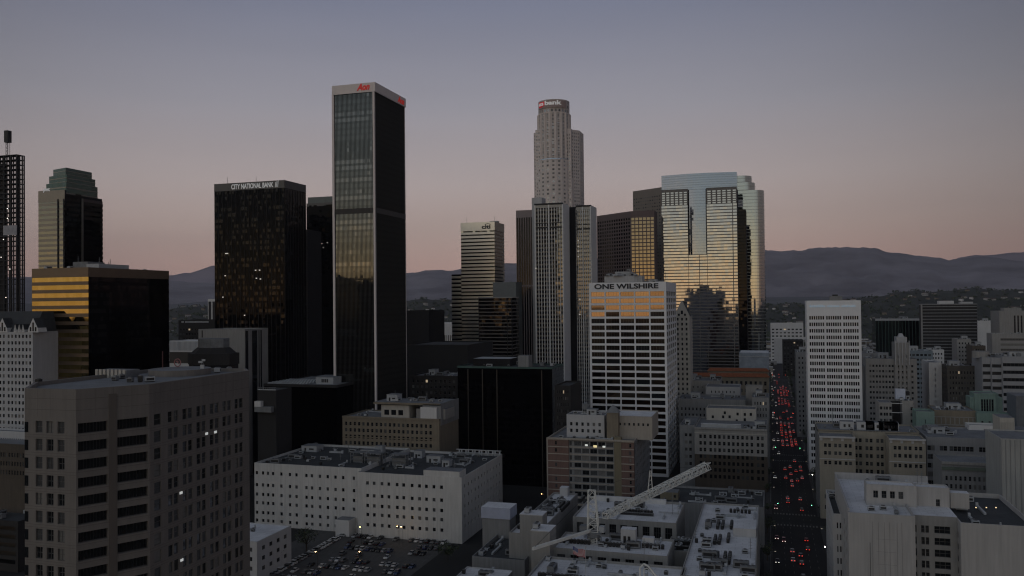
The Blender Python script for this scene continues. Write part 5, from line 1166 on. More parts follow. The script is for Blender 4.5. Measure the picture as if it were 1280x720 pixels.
for k in range(26):
    x = 2.0+k*(b.W-5)/26; h = rq.choice([1.1, 1.1, 1.6])
    if k not in (9, 17): mb.box(x, -.3, H_-4.4, x+.75, -.1, H_-4.4+h, sgn)
mb.build('letter_row', b.root); mb = MB(); mb.box(b.W*.45, 6, H_-.8, b.W*.68, 14, H_+3.0, S_GREY, ROOFG); mb.box(b.W*.5, 7, H_+3, b.W*.6, 12, H_+4, BLACK); mb.build('penthouse', b.root)
b = B('grey_corner_block', 'grey windowed block partly hidden behind the white slab tower by the street', 'building', 995, 1020, 440, 700, side='L', D=40)
b.simple(S_GREY, 4, 5, 8, .4, .45, 3, left=True, limit=60, clut=dict(n=3, pent=1))

# beige U block
b = B('beige_winged_block', 'long beige block with two projecting wings and arched top windows right of the street', 'building', 1024, 1157, 545, 440, side='L', D=46)
H_ = b.H; mb = MB(); W_ = b.W; s = W_/133.; w1, w2 = (1070-1024)*s, (1112-1024)*s; rec = 14; rsu = [(H_-5.6, 1.9), (H_-9.6, 1.9), (H_-14.6, 1.9)]; rsl = [(H_-32.5, 2.2), (H_-38, 2.2)]
def pairs(u0, u1, n): P_ = (u1-u0)/n; return sum([[(u0+(i+.5)*P_-1.75, 1.4), (u0+(i+.5)*P_+.35, 1.4)] for i in range(n)], [])
wr = wall(mb, (0, 0), (w1, 0), 0, H_, pairs(1.5, w1-1, 3), rsu+rsl, stone('sandy_stone', (.31, .285, .235), .2), .35)
S_TANB = MATS['sandy_stone']
wr += wall(mb, (w1, rec), (w2, rec), 0, H_+1, pairs(0, w2-w1, 3), rows(H_+1, 4.1, .5, 2.6), S_TANB, .35)
wr += wall(mb, (w2, 0), (W_, 0), 0, H_, pairs(1.5, W_-w2-1, 3), rsu, S_TANB, .35)
wall(mb, (w1, 0), (w1, rec), 0, H_, (), (), S_TANB); wall(mb, (w2, rec), (w2, 0), 0, H_, (), (), S_TANB); wall(mb, (W_, 0), (W_, b.D), 0, H_, (), (), S_TANB); wall(mb, (W_, b.D), (0, b.D), 0, H_, (), (), S_TANB)
wr += wall(mb, (0, b.D), (0, 0), 0, H_, cols(b.D, 8, .5, 1.5), rows(H_, 4.2, .55, 2.5), S_GREY, .35)
cap(mb, rect(0, 0, w1, rec+3), H_, .8, S_TANB, ROOFG, .4); cap(mb, rect(w2, 0, W_, rec+3), H_, .8, S_TANB, ROOFG, .4); cap(mb, rect(0, rec+3.01, W_, b.D), H_+1, .8, S_TANB, ROOFG, .4); mb.face([(w1, rec, H_+.2), (w2, rec, H_+.2), (w2, rec+3, H_+.2), (w1, rec+3, H_+.2)], ROOFG); 
for (u0, u1, y) in ((0, w1, 0), (w2, W_, 0)):
    band(mb, (u0, y), (u1, y), H_-.7, H_+.15, .9, S_LIGHT, -.1); band(mb, (u0, y), (u1, y), H_-11.9, H_-11.5, .3, S_LIGHT)
    for k in range(4): mb.box(u0+.4+k*(u1-u0-2)/3, -.3, H_-2.2, u0+1.6+k*(u1-u0-2)/3, -.004, H_-.75, S_LIGHT)
mb.build('wall', b.root); windows(b.root, wr, limit=100, seed=90, bars=(0, 1), mix=((G_DARK, 6), (G_MID, 2)))
clutter(b.root, 2, rec+4, W_, b.D, H_+.2, n=14, seed=17, pent=0, mast=2)
for px, w in ((1055, 7), (1077, 9), (1089, 9), (1106, 10), (1113, 7)):
    mb = MB(); mb.box(0, 0, 0, w, 6, 4.2, S_LIGHT, ROOFG); mb.box(w*.25, -.06, 1.2, w*.4, -.004, 2.8, BLACK); mb.box(w*.6, -.06, 1.2, w*.75, -.004, 2.8, BLACK); mb.build('penthouse', b.root, (b.u(px, 530), 26, H_+.2))
b = B('grey_paired_window_block', 'grey block with paired tall dark windows adjoining the beige winged block', 'building', 1158, 1252, 546, 436, side='L', D=40)
H_ = b.H; s = b.W/94.; mb = MB(); cs = [((p/6.+1130-1158)*s-.1, 1.7) for p in (176, 203, 270, 299, 345, 375, 405, 437, 468, 498, 566, 592, 665, 690)]
wr = volume(mb, b.poly, 0, H_, {0: (cs, rows(H_, 4.5, .55, 3.4))}, stone('cool_grey_stone', (.28, .285, .295), .2), ROOFG, .8, .35); mb.build('wall', b.root); windows(b.root, wr, limit=80, seed=91)
clutter(b.root, 2, 3, b.W*.55, b.D, H_-.8, n=14, seed=18, pent=2, ducts=3)
b = B('green_trimmed_lowblock', 'low grey block with a dull green cornice and dark windows behind the near white building', 'building', 1177, 1254, 577, 385, side='L', D=22)
H_ = b.H; mb = MB(); wr = volume(mb, b.poly, 0, H_, {0: (cols(b.W, 12, .5, 1), rows(H_, 3.7, .55, 5.5))}, S_GREY, ROOFG, .8, .35); band(mb, b.poly[0], b.poly[1], H_-3.6, H_-2.2, .5, M('dull_green_cornice', (.12, .15, .125), .8, noise=.3)); band(mb, b.poly[0], b.poly[1], H_-1, H_+.2, .6, S_MID); mb.build('wall', b.root); windows(b.root, wr, limit=60, seed=92)
b = B('white_three_window_house', 'small white block with three square windows on the roofs below the pale green tower', 'building', 1211, 1247, 531, 462, side='L', D=10)
b.simple(S_WHITE, 4, 3, 0, .22, .45, 2.6, n=1, roof=ROOFG, limit=10)
# green terracotta group
b = B('pale_green_tower', 'pale green terracotta tower with five tall dark slots on the right', 'building', 1219, 1249, 492, 520, side='L', D=16)
H_ = b.H; mb = MB(); P = [(0, 2), (2, 0), (b.W-2, 0), (b.W, 2), (b.W, b.D), (0, b.D)]; W_ = b.W
wr = volume(mb, P, 0, H_, {1: ([(1.2+i*(W_-6)/5, 1.1) for i in range(5)], [(H_-11, 7.6)])}, S_TEAL, ROOFG, .6, .5); mb.box(-2.4, 3, 0, -.02, b.D-1, H_-2.5, S_TEAL); mb.box(W_+.02, 3, 0, W_+2.4, b.D-1, H_-2.5, S_TEAL); band(mb, P[1], P[2], H_-.6, H_+.5, .3, S_TEAL)
mb.build('wall', b.root); windows(b.root, wr, bars=(0, 3), lit=0)
b = B('pale_green_block', 'pale green block with small square windows forming the step below the pale green tower', 'building', 1221, 1262, 516, 500, side='L', D=9)
b.simple(S_TEAL, 5.2, 4, 0, .3, .3, 3, limit=20, n=3)
b = B('small_green_box', 'small pale green box building with one dark square window left of the tan block', 'building', 1145, 1168, 514, 500, side='L', D=14)
b.simple(S_TEAL, 6, 1, 0, .2, .4, 3, n=1, m=4)
b = B('tan_banded_block', 'tan brick block with a carved band between the two pale green buildings', 'building', 1168, 1220, 512.5, 510, side='L', D=24)
H_ = b.H; mb = MB(); wr = volume(mb, b.poly, 0, H_, {0: (cols(b.W, 10, .45, 2), [(H_-13, 2.4), (H_-17, 2.4)])}, S_TAN, ROOFG, .6); band(mb, b.poly[0], b.poly[1], H_-4.2, H_-3.8, .3, S_MID); band(mb, b.poly[0], b.poly[1], H_-9, H_-8.4, .4, S_MID)
for k in range(9): mb.box(1+k*b.W/9.2, -.15, H_-8.2, 1.5+k*b.W/9.2, -.004, H_-4.4, S_MID)
mb.build('wall', b.root); windows(b.root, wr); clutter(b.root, 2, 2, b.W, b.D, H_-.6, n=5, seed=19, pent=1)
# deco building with tower
b = B('art_deco_block', 'pale grey stepped block with a carved central tower right of the white slab tower', 'building', 1082, 1146, 448, 620, side='L', D=30)
H_ = b.H; mb = MB(); P = b.poly; x1, x2 = b.u(1118, 440), b.u(1137, 440)
wr = volume(mb, P, 0, H_, {0: (pairs(2, b.W-2, 7), rows(H_, 3.9, .42, 3.4))}, S_MID, ROOFG, .7)
mb.box(-3.5, 6, 0, -.02, b.D, H_-6, S_GREY, ROOFG)
mb.build('wall', b.root); windows(b.root, wr, limit=100, seed=93)
mb = MB(); zt_ = b.z(418, 1128); volume(mb, rect(x1, -1.5, x2, 14), 0, zt_-6, {0: (cols(x2-x1, 3, .35, 1), rows(zt_-6, 3.9, .6, 8, 14))}, S_MID, ROOFG, .4); volume(mb, rect(x1+1.6, 0, x2-1.6, 12), zt_-6.4, zt_-2, {}, S_LIGHT, ROOFG, .3)
for k in range(5): mb.box(x1+.2+k*(x2-x1-.9)/4, -2.0, zt_-22, x1+.7+k*(x2-x1-.9)/4, -1.51, zt_-4.5, S_LIGHT)
mb.prism(rect(x1+3, 2, x2-3, 9), zt_-2.6, zt_+.5, S_LIGHT, None, rect(x1+4, 4, x2-4, 7)); mb.build('tower', b.root)
clutter(b.root, 1, 10, x1, b.D, H_-.7, n=5, seed=20, pent=1)
b = B('open_frame_block', 'pale block with two dark bays crossed by white beams below the stepped deco block', 'building', 1099, 1142, 503, 520, side='L', D=20)
H_ = b.H; mb = MB(); W_ = b.W; u1, u2 = b.u(1113), b.u(1126)
wr = wall(mb, (0, 0), (u1, 0), 0, H_, pairs(.5, u1-.3, 2), rows(H_, 3.8, .5, 1.5), S_MID, .3)+wall(mb, (u2, 0), (W_, 0), 0, H_+1.5, pairs(2, W_-.3, 2), rows(H_, 3.8, .5, 1.5), S_MID, .3)
wall(mb, (u1, 9), (u2, 9), 0, H_, (), (), S_DK); wall(mb, (u1, 0), (u1, 9), 0, H_, (), (), S_GREY); wall(mb, (u2, 9), (u2, 0), 0, H_, (), (), S_GREY)
for z in (H_-.5, H_-6.2): mb.box(u1-.2, -.2, z, u2+.2, .2, z+.35, S_WHITE)
cap(mb, rect(0, 0, u1, b.D), H_, .6, S_MID, ROOFG); cap(mb, rect(u2, 0, W_, b.D), H_+1.5, .6, S_MID, ROOFG); wall(mb, (0, b.D), (0, 0), 0, H_, (), (), S_MID); wall(mb, (W_, 0), (W_, b.D), 0, H_+1.5, (), (), S_MID)
mb.build('wall', b.root); windows(b.root, wr, seed=94); mb = MB(); X = b.u(1122, 490); mb.box(X, 8, H_+1.3, X+5.5, 13, H_+7.5, M('pale_blue_tank_paint', (.5, .55, .66), .7, noise=.15), ROOFW); mb.box(X+5.5, 8.5, H_+1.3, X+8, 13, H_+6, S_DK); mb.build('tank_house', b.root); clutter(b.root, u2, 2, W_, b.D, H_+.9, n=3, seed=22, pent=1)
b = B('white_blank_gable_block', 'white narrow block with one column of small dark windows and a dark left face', 'building', 1161, 1177, 453, 620, side='L', sd=1152)
b.simple(S_WHITE, 4.0, 1, 0, .25, .45, 3, m=5.5, limit=20, roof=ROOFG)
b = B('dark_gridded_block', 'dark grey office block with a dense grid of small square windows on the right', 'building', 1184, 1228, 457, 600, side='L', sd=1177)
b.simple(M('dark_brown_concrete', (.085, .08, .072), .8, noise=.2), 3.7, 11, 6, .5, .5, 3, left=True, limit=100, clut=dict(n=6, pent=2), cornice=1.5)
b = B('banded_stepped_office', 'stepped grey office with dark horizontal window bands at the right edge', 'building', 1229, 1256, 447, 570, side='L', D=30)
H_ = b.H; mb = MB(); u2 = b.u(1253, 450); u3 = b.u(1310, 450); S_BO = stone('pale_banded_panel', (.30, .31, .33), .12); wr = []
for (u0, u1, y, h) in ((0, u2*.46, 3, 0), (u2*.46, u2, 1.5, 0), (u2, u3, 0, 1.0)):
    wr += volume(mb, rect(u0, y, u1, 34), 0, H_+h, {0: ([(.3, u1-u0-.6)], rows(H_+h, 5.0, .45, 3.2))}, S_BO, ROOFG, 1.0, .6)
mb.build('wall', b.root); windows(b.root, wr, mix=((G_DARK, 1),), bars=(10, 0), name='ribbon_window'); clutter(b.root, 4, 8, u3, 32, H_, n=12, seed=26, pent=2, big=True)
mb = MB(); mb.cyl(b.u(1232), 16, H_-1, H_+3.5, 5.5, S_MID, 16, top=ROOFG); mb.build('round_penthouse', b.root)
b = B('blue_grey_fin_wall', 'blue grey finned wall at the right edge beside the pale green tower', 'building', 1270, 1300, 495, 480, side='L', D=20)
mb = MB(); mb.box(0, 0, 0, b.W, b.D, b.H, M('blue_grey_panel', (.13, .15, .18), .6, noise=.15), ROOFG); ribs(mb, b.poly[0], b.poly[1], 0, b.H, 16, .2, .25, UNITG); mb.build('wall', b.root)
b = B('cream_setback_block', 'cream stepped upper block with vertical flutes at the right edge', 'building', 1250, 1268, 522, 400, side='L', D=14)
H_ = b.H; mb = MB(); mb.box(0, 0, 0, b.W, b.D, H_, S_CREAM, ROOFG); ribs(mb, b.poly[0], b.poly[1], 0, H_-2, 5, .6, .3, S_CREAM); mb.box(-1.2, 1, 0, 0, b.D, H_-8, S_CREAM, ROOFG); mb.box(b.W, 2, 0, b.W+12, b.D, H_-6, S_MID, ROOFG); mb.box(b.W+5, 1.9, H_-14, b.W+8, 1.99, H_-10, G_DARK); mb.build('wall', b.root)
b = B('tall_blank_wall_building', 'tall blank pale grey wall with faint vertical seams filling the right edge', 'building', 1251, 1330, 548, 340, side='L', D=26)
H_ = b.H; mb = MB(); volume(mb, b.poly, 0, H_, {}, stone('pale_grey_render', (.33, .34, .335), .25, .8), ROOFG, .6); ribs(mb, b.poly[0], b.poly[1], 0, H_-.5, 3, .25, .12, S_GREY, u0=0, u1=5); ribs(mb, b.poly[0], b.poly[1], 0, H_-.5, 2, .3, .15, S_GREY, u0=7, u1=14); mb.build('wall', b.root)

# near white building lower right
ZN = 46.0; pf = gz(1056, 640, ZN); X0, Y0 = gz(1060, 640, ZN).x, pf.y
def nx(px, py, z=ZN): q = gz(px, py, z); return q.x-X0, q.y-Y0
root = empty('near_white_building', 'near white building with blank end blocks and a recessed windowed middle, lower right', 'building', (X0, Y0, 0))
xa, _ = nx(1141, 641); xb_, yb_ = nx(1195, 641); xb = gy(1202, 655, Y0).x-X0; xc = gy(1300, 655, Y0).x-X0; yB = nx(1100, 597)[1]; ym = nx(1150, 630)[1]
FOOT.append((X0, Y0, X0+xc, Y0+yB+10)); S_N = stone('near_white_render', (.40, .395, .39), .16, .8); S_NM = stone('near_grey_render', (.26, .26, .255), .2, .6)
mb = MB(); P1_ = rect(0, 0, xa, yB); volume(mb, P1_, 0, ZN, {3: (cols(yB, 6, .35, 3), rows(ZN, 3.9, .5, 5))}, S_N, ROOFW, 1.1, .3)
ymid = max(4, min(ym, yB-9)); rsm = rows(ZN-1, 3.75, .62, 2.5)
wm_ = xb-xa; csm = [(wm_*.0+.2, wm_*.08), (wm_*.20, wm_*.075), (wm_*.295, wm_*.075), (wm_*.49, wm_*.35)]
wr = wall(mb, (xa, 6.0), (xb, 6.0), 0, ZN-1, csm, rsm, S_NM, .5); mb.face([(xa, 6, ZN-1), (xb, 6, ZN-1), (xb, yB, ZN-1), (xa, yB, ZN-1)], ROOFW)
P3_ = rect(xb, 1.5, xc, yB*.8); volume(mb, P3_, 0, ZN-1.5, {3: (cols(yB*.8, 5, .3, 2), rows(ZN-2, 3.75, .5, 2.5))}, S_N, ROOFD, 1.6, .5)
for u in (.36, .45, .54, .62, .73, .8): mb.box(xa*u, -.05, 0, xa*u+.12, -.003, ZN-2.5, S_NM)
for z in range(6, int(ZN)-4, 4): mb.box(xa*.42, -.03, z, xa*.72, -.002, z+.08, S_NM)
mb.build('wall', root); windows(root, wr, mix=((G_DARK, 1),), bars=(2, 1))
lx, ly = nx(1083, 627); rx, _ = nx(1184, 627); mb = MB(); hp = 6.0
ly = min(ly, yB-10); wr = volume(mb, rect(lx, ly, lx+(rx-lx)*.60, ly+7), ZN-1.1, ZN+hp, {0: ([(2.2+i*2.6, 1.5) for i in range(4)], [(2.6, 2.4)])}, S_N, ROOFW, .4); wr += volume(mb, rect(lx+(rx-lx)*.6+.01, ly+2.5, rx, ly+8), ZN-1.1, ZN+hp-.6, {0: ([((rx-lx)*.24, 1.2)], [(.3, 2.3)])}, S_N, ROOFW, .4)
mb.build('penthouse', root); windows(root, wr, bars=(1, 1), lit=0); mb = MB(); mb.box(rx+.5, ly+4, ZN-1.5, xb+(xc-xb)*.3, ly+8, ZN+3.6, S_N, ROOFW); mb.build('plant_house', root)
mb = MB(); mb.box(0, yB-.7, ZN-1.1, xb, yB-.1, ZN+1.4, S_N); mb.box(.1, 2, ZN-1.1, .6, yB-.8, ZN+.9, S_N); mb.build('parapet', root)
clutter(root, 2, 3, xa, ly-1, ZN-1.1, n=3, seed=70, pent=0, ducts=1); clutter(root, xb+2, 3, xb+(xc-xb)*.6, yB*.7, ZN-3.1, n=7, seed=71, pent=0, ducts=3); clutter(root, lx, yB-6, xb, yB-1.5, ZN-1.1, n=4, seed=73, pent=0, ducts=1, mast=2)
pl = nx(1218, 637, ZN-2.5)
mb = MB(); mb.bar((gz(1117, 719, ZN).x-X0+1, -1, ZN-24), (gz(1117, 719, ZN).x-X0+1, -1, ZN-9), .06, BLACK); mb.build('cable', root)
wy = M('warm_roof_lamp', (1, 1, 1), noise=0, emit=(1, .72, .35), estr=1.2)
for px in (1220, 1233, 1245):
    q = nx(px, 636, ZN-2); mb = MB(); mb.bar((0, 0, -1.2), (0, 0, .1), .04, BLACK); mb.cyl(0, 0, .1, .34, .2, wy, 8); mb.build('roof_lamp', root, (q[0], q[1], ZN-1.8))
b = B('narrow_street_front', 'narrow pale street front with a dark awning between the near white building and the street', 'building', 1041, 1056, 642, 300, side='L', D=40)
b.simple(S_LIGHT, 4.2, 2, 8, .45, .5, 2, left=True, roof=ROOFD, limit=40, clut=dict(n=2, pent=0))

# ------------------------------------------------------------------ middle distance on the right and at the street's end
b = B('lined_dark_slab', 'wide dark office slab with fine pale horizontal lines below the hills', 'building', 1153, 1221, 380, 1050, side='L', D=25)
mb = MB(); nf = int(b.H/3.9); mb.box(0, 0, 0, b.W, b.D, b.H-1, S_DK, ROOFG)
for i in range(nf): mb.box(-.2, -.45, b.H-4-i*3.9, b.W+.2, -.02, b.H-3.0-i*3.9, S_GREY)
mb.box(-.3, -.5, b.H-1.2, b.W+.3, b.D, b.H, S_GREY, ROOFG); mb.box(-1.6, -.6, 0, -.21, 3, b.H, S_MID); mb.build('wall', b.root)
mb = MB(); mb.box(b.W*.32, 5, b.H, b.W*.6, 16, b.H+3.6, S_WHITE); mb.build('penthouse', b.root); mb = MB(); mb.box(b.W*.72, 5, b.H, b.W*.95, 16, b.H+2.2, S_LIGHT); mb.build('penthouse', b.root)
b = B('long_green_glass_block', 'long low dark green glass block left of the lined slab', 'building', 1094, 1153, 399, 1150, side='L', sd=1080)
mb = MB(); mb.box(0, 0, 0, b.W, b.D, b.H, GL_GRN, ROOFG); band(mb, b.poly[0], b.poly[1], b.H-2, b.H+.8, .6, S_LIGHT); ribs(mb, b.poly[0], b.poly[1], 0, b.H-2, 14, .5, .3, MATS['dark_green_trim']); mb.build('curtain_wall', b.root); clutter(b.root, 1, 1, b.W, b.D, b.H, n=10, seed=8, pent=2)
b = B('tan_slotted_block', 'tan block with narrow vertical slots near the right edge below the hills', 'building', 1249, 1300, 389, 960, side='L', D=40)
mb = MB(); wr = volume(mb, b.poly, 0, b.H, {0: ([(b.W*.36+i*3.4, 1.7) for i in range(9)], [(b.H-26, 21)])}, S_MID, ROOFG, .8); mb.box(6, 6, b.H-1, 24, 20, b.H+3.5, S_MID, ROOFG); mb.build('wall', b.root); windows(b.root, wr, bars=(0, 5))
b = B('tan_banded_podium', 'tan banded podium standing in front of the slotted block', 'building', 1240, 1310, 417, 900, side='L', D=24)
b.simple(S_MID, 5.5, 1, 0, .86, .42, 3.5, m=5, limit=12, bars=(12, 0), clut=dict(n=5, pent=0))
b = B('white_end_block', 'white block closing the far left end of the long street view', 'building', 963, 1004, 404, 1500, side='L', D=30)
b.simple(S_WHITE, 6, 8, 0, .6, .4, 8, limit=60); mb = MB(); mb.box(b.W*.1, -1, 0, b.W*.5, -.1, b.H*.62, S_LIGHT); mb.build('annex', b.root)
b = B('dark_end_block', 'dark low block with a red glow near the far end of the street', 'building', 978, 1004, 425, 1250, side='L', D=30)
b.simple(S_DK, 4, 6, 0, .5, .5, 2, limit=20)
for (nm, lb, x0, x1, yt, t, mt, kw) in (
    ('blue_roofed_block', 'blue grey low office with an amber lit strip left of the dark gridded block', 1133, 1166, 438, 760, stone('blue_grey_panels', (.20, .24, .27), .2), dict(fh=4.2, cf=6, frac=.7)),
    ('white_lowblock', 'small white block below the lined dark slab', 1163, 1180, 437, 800, S_WHITE, dict(fh=4, cf=4)),
    ('tan_shop_block', 'small tan block with a turret near dark trees right of centre', 1196, 1214, 424, 820, S_MID, dict(fh=4, cf=4)),
    ('curved_hall', 'low pale hall roof between the lined slab and the tan slotted block', 1222, 1248, 401, 1250, S_WHITE, dict(fh=5, cf=0)),
    ('grey_backstreet_block', 'grey block with small windows just behind the art deco block', 1078, 1100, 441, 760, S_GREY, dict(fh=4, cf=6)),
    ('brown_shoulder_block', 'brown block behind the dark gridded block among dark trees', 1215, 1232, 432, 780, S_BROWN, dict(fh=4, cf=5)),
    ('grey_low_annex', 'low grey annex with pale roof at the foot of the dark gridded block', 1176, 1214, 517, 560, S_GREY, dict(fh=4, cf=6)),
    ):
    b = B(nm, lb, 'building', x0, x1, yt, t, side='L', D=24); kw.setdefault('frac', .5)
    b.simple(mt, hf=.45, top=2, cr=0, limit=24, clut=dict(n=4, pent=1), seed=len(nm), **kw)

# ------------------------------------------------------------------ anonymous low blocks filling the plain
KSEED = random.Random(11)
def low_block(w, d, h, wm, rm, seed):
    r = random.Random(seed); root = bpy.data.objects.new('low_rise', None); col.objects.link(root); root.empty_display_size = .5
    mb = MB(); n = max(2, int(w/4)); wr = volume(mb, rect(0, 0, w, d), 0, h, {0: (cols(w, n, .5, .8), rows(h, 3.6, .5, 1.2, None, .8)), 3: (cols(d, max(2, int(d/4)), .5, .8), rows(h, 3.6, .5, 1.2, None, .8))}, wm, rm, .7, .2)
    for (o, ang, ww, hh) in wr:
        dd = (math.cos(ang), math.sin(ang)); x, y, z = o; mb.face([(x, y, z), (x+dd[0]*ww, y+dd[1]*ww, z), (x+dd[0]*ww, y+dd[1]*ww, z+hh), (x, y, z+hh)], r.choices([G_DARK, G_MID], [5, 1])[0])
    for k in range(r.randint(2, 5)):
        a = r.uniform(1, w-5); b_ = r.uniform(1, d-4); mb.box(a, b_, h-.7, a+r.uniform(1.5, 4), b_+r.uniform(1.5, 3), h+r.uniform(.6, 2.4), r.choice([UNITL, UNITG, wm]))
    mb.build('wall', root); root['category'] = 'building'; return root
protos = []
PM = [(S_CREAM, 'cream', ROOFG), (S_GREY, 'grey', ROOFG), (S_WHITE, 'white', ROOFW), (S_TAN, 'tan', ROOFD), (S_BROWN, 'brown', ROOFD), (S_MID, 'pale', ROOFG)]
for i, (m_, nm, rf) in enumerate(PM):
    for j in range(3):
        w, d, h = KSEED.uniform(18, 42), KSEED.uniform(18, 34), KSEED.choice([7, 9, 12, 16]); p = low_block(w, d, h, m_, rf, i*7+j); protos.append((p, w, d, h, nm))
cnt = 0; used = set(); bpy.context.view_layer.update()
for p in protos: freeze(p[0])
def vis(x, y, z=8):
    d = Vector((x, y, z))-CAM; t = d.dot(Fw)
    if t < 10: return None
    return 640+FPX*d.dot(RV)/t, 360-FPX*d.dot(UV)/t, t
y = 500.0; cells = []
while y < 3000:
    x = -1500.0
    while x < 900:
        cells.append((x+KSEED.uniform(-3, 3), y+KSEED.uniform(-3, 3))); x += 46
    y += 44 if y < 1500 else 80
KSEED.shuffle(cells); cells.sort(key=lambda c: c[1]); nfill = 0
for (x, y) in cells:
    v = vis(x, y)
    if not v or v[0] < -30 or v[0] > 1310 or nfill >= 235: continue
    if y > 1000 and KSEED.random() < .30: continue
    if any(abs(y+15-yy) < w/2+24 for yy, w in YST) and -60 < x < 60: continue
    p, w, d, h, nm = KSEED.choice(protos)
    if -16-w < x < 30 or overlaps(x, y, x+w, y+d, 3): continue
    if v[0] < 560 and v[1] > 600: continue
    if y > 1000 and 205 < v[0] < 960 and not (205 < v[0] < 275 or 505 < v[0] < 570): continue
    o = p if p.name not in used else copy_tree(p)
    used.add(p.name); o.location = (x, y, 0); nfill += 1
    zone = 'far off towards the hills' if y > 1300 else ('in the middle distance' if y > 800 else 'among the downtown blocks')
    o['label'] = 'low %s building with small dark windows %s, %s of the long street' % (nm, zone, 'left' if x < 0 else 'right'); o['group'] = 'low %s buildings %s %s of the street' % (nm, zone, 'left' if x < 0 else 'right')
for p in protos:
    if p[0].name not in used:
        for c in list(p[0].children): bpy.data.objects.remove(c)
        bpy.data.objects.remove(p[0])

# ------------------------------------------------------------------ trees
LEAF = [M('foliage_dark', (.035, .05, .025), .8, noise=.4, ns=1.5), M('foliage_mid', (.06, .08, .04), .8, noise=.4, ns=1.5)]
BARK = M('bark', (.05, .04, .03), .9, noise=.3)
def tree_proto(h, rw, seed, palm=False):
    r = random.Random(seed); root = bpy.data.objects.new('palm_tree' if palm else 'street_tree', None); col.objects.link(root); root.empty_display_size = .5
    mb = MB(); mb.cyl(0, 0, 0, h*(.9 if palm else .5), h*.03, BARK, 7, r2=h*.018)
    if not palm:
        for k in range(5): a = r.uniform(0, 6.28); mb.bar((0, 0, h*.3), (math.cos(a)*rw*.6, math.sin(a)*rw*.6, h*r.uniform(.5, .75)), h*.012, BARK)
    mb.build('trunk', root); mb = MB()
    if palm:
        for k in range(18):
            a = r.uniform(0, 6.28); q = [Vector((0, 0, h*.9))]; e = r.uniform(-.3, .8)
            for s in range(4): q.append(q[-1]+Vector((math.cos(a)*.7, math.sin(a)*.7, e-.35*s)))
            for s in range(4): d = Vector((-math.sin(a), math.cos(a), 0))*(.35-.07*s); mb.face([q[s]-d, q[s]+d, q[s+1]+d*.7, q[s+1]-d*.7], LEAF[0])
    else:
        cl = [(r.gauss(0, rw*.42), r.gauss(0, rw*.42), h*.66+r.gauss(0, h*.14), r.uniform(.25, .5)*rw) for _ in range(16)]
        for (cx_, cy_, cz_, cr_) in cl:
            m_ = r.choice(LEAF)
            for k in range(34):
                d = Vector((r.gauss(0, 1), r.gauss(0, 1), r.gauss(0, .8))).normalized()*cr_*r.uniform(.6, 1.05); c = Vector((cx_, cy_, max(cz_, h*.3)))+d; s = r.uniform(.22, .5)
                u = Vector((r.gauss(0, 1), r.gauss(0, 1), r.gauss(0, 1))).normalized(); w = u.cross(d.normalized()+Vector((.01, .3, 0))).normalized()
                mb.face([c-u*s, c-w*s*.6, c+u*s, c+w*s*.6], m_)
    mb.build('crown', root); root['category'] = 'tree'; return root
tp = [tree_proto(9, 4, 1), tree_proto(12, 5, 2), tree_proto(7, 3.5, 3), tree_proto(17, 2, 4, True)]
bpy.context.view_layer.update()
for t_ in tp: freeze(t_)
tused = set()
def plant(k, x, y, label, group=None, rot=0.0, s=1.0):
    o = tp[k] if k not in tused else copy_tree(tp[k])
    tused.add(k); o.location = (x, y, 0); o.rotation_euler = (0, 0, rot); o.scale = (s, s, s); o['label'] = label
    if group: o['group'] = group
    elif 'group' in o: del o['group']
for (px, py, k, s, lb) in ((383, 690, 1, .95, 'dark leafy tree in front of the long white block by the car park'), (560, 700, 2, 1, 'low dark tree left of the small white annex in the car park corner'), (344, 712, 0, .8, 'small dark tree beside the low white annex')):
    p = gz(px, py, 0); plant(k, p.x, p.y, lb, None, px, s)
gt = 'street trees along the long street'; NT = {}
for i in range(26):
    y = 300+i*44; 
    for x in (SX0-2.2, SX1+2.4):
        if any(abs(y-yy) < w/2+4 for yy, w in YST): continue
        plant(rnd.choice([0, 1, 2]), x, y+rnd.uniform(-4, 4), 'leafy street tree, number %d from the bottom on the %s pavement of the long street' % (NT.setdefault(x, 0)+1, 'left' if x < 10 else 'right'), gt+(' left side' if x < 10 else ' right side'), rnd.uniform(0, 6), rnd.uniform(.6, .9)); NT[x] += 1
ntr = 0
while ntr < 150:
    px, yy = rnd.choice([rnd.uniform(1080, 1290), rnd.uniform(205, 275), rnd.uniform(505, 572), rnd.uniform(955, 1080)]), rnd.uniform(650, 2300); r = ray(px, 400); x = r.x/r.y*yy
    if overlaps(x-3, yy-3, x+3, yy+3, 1) or -8 < x < 30: continue
    k = rnd.choice([0, 1, 1, 2, 1, 3] if yy > 800 else [0, 1, 2]); side = 'left' if x < 0 else 'right'
    plant(k, x, yy, ('tall palm' if k == 3 else 'dark leafy tree')+' among the low buildings %s of the long street' % side, ('palms' if k == 3 else 'trees')+' among the low buildings on the '+side, rnd.uniform(0, 6), rnd.uniform(.8, 1.5) if k != 3 else 1.1); ntr += 1

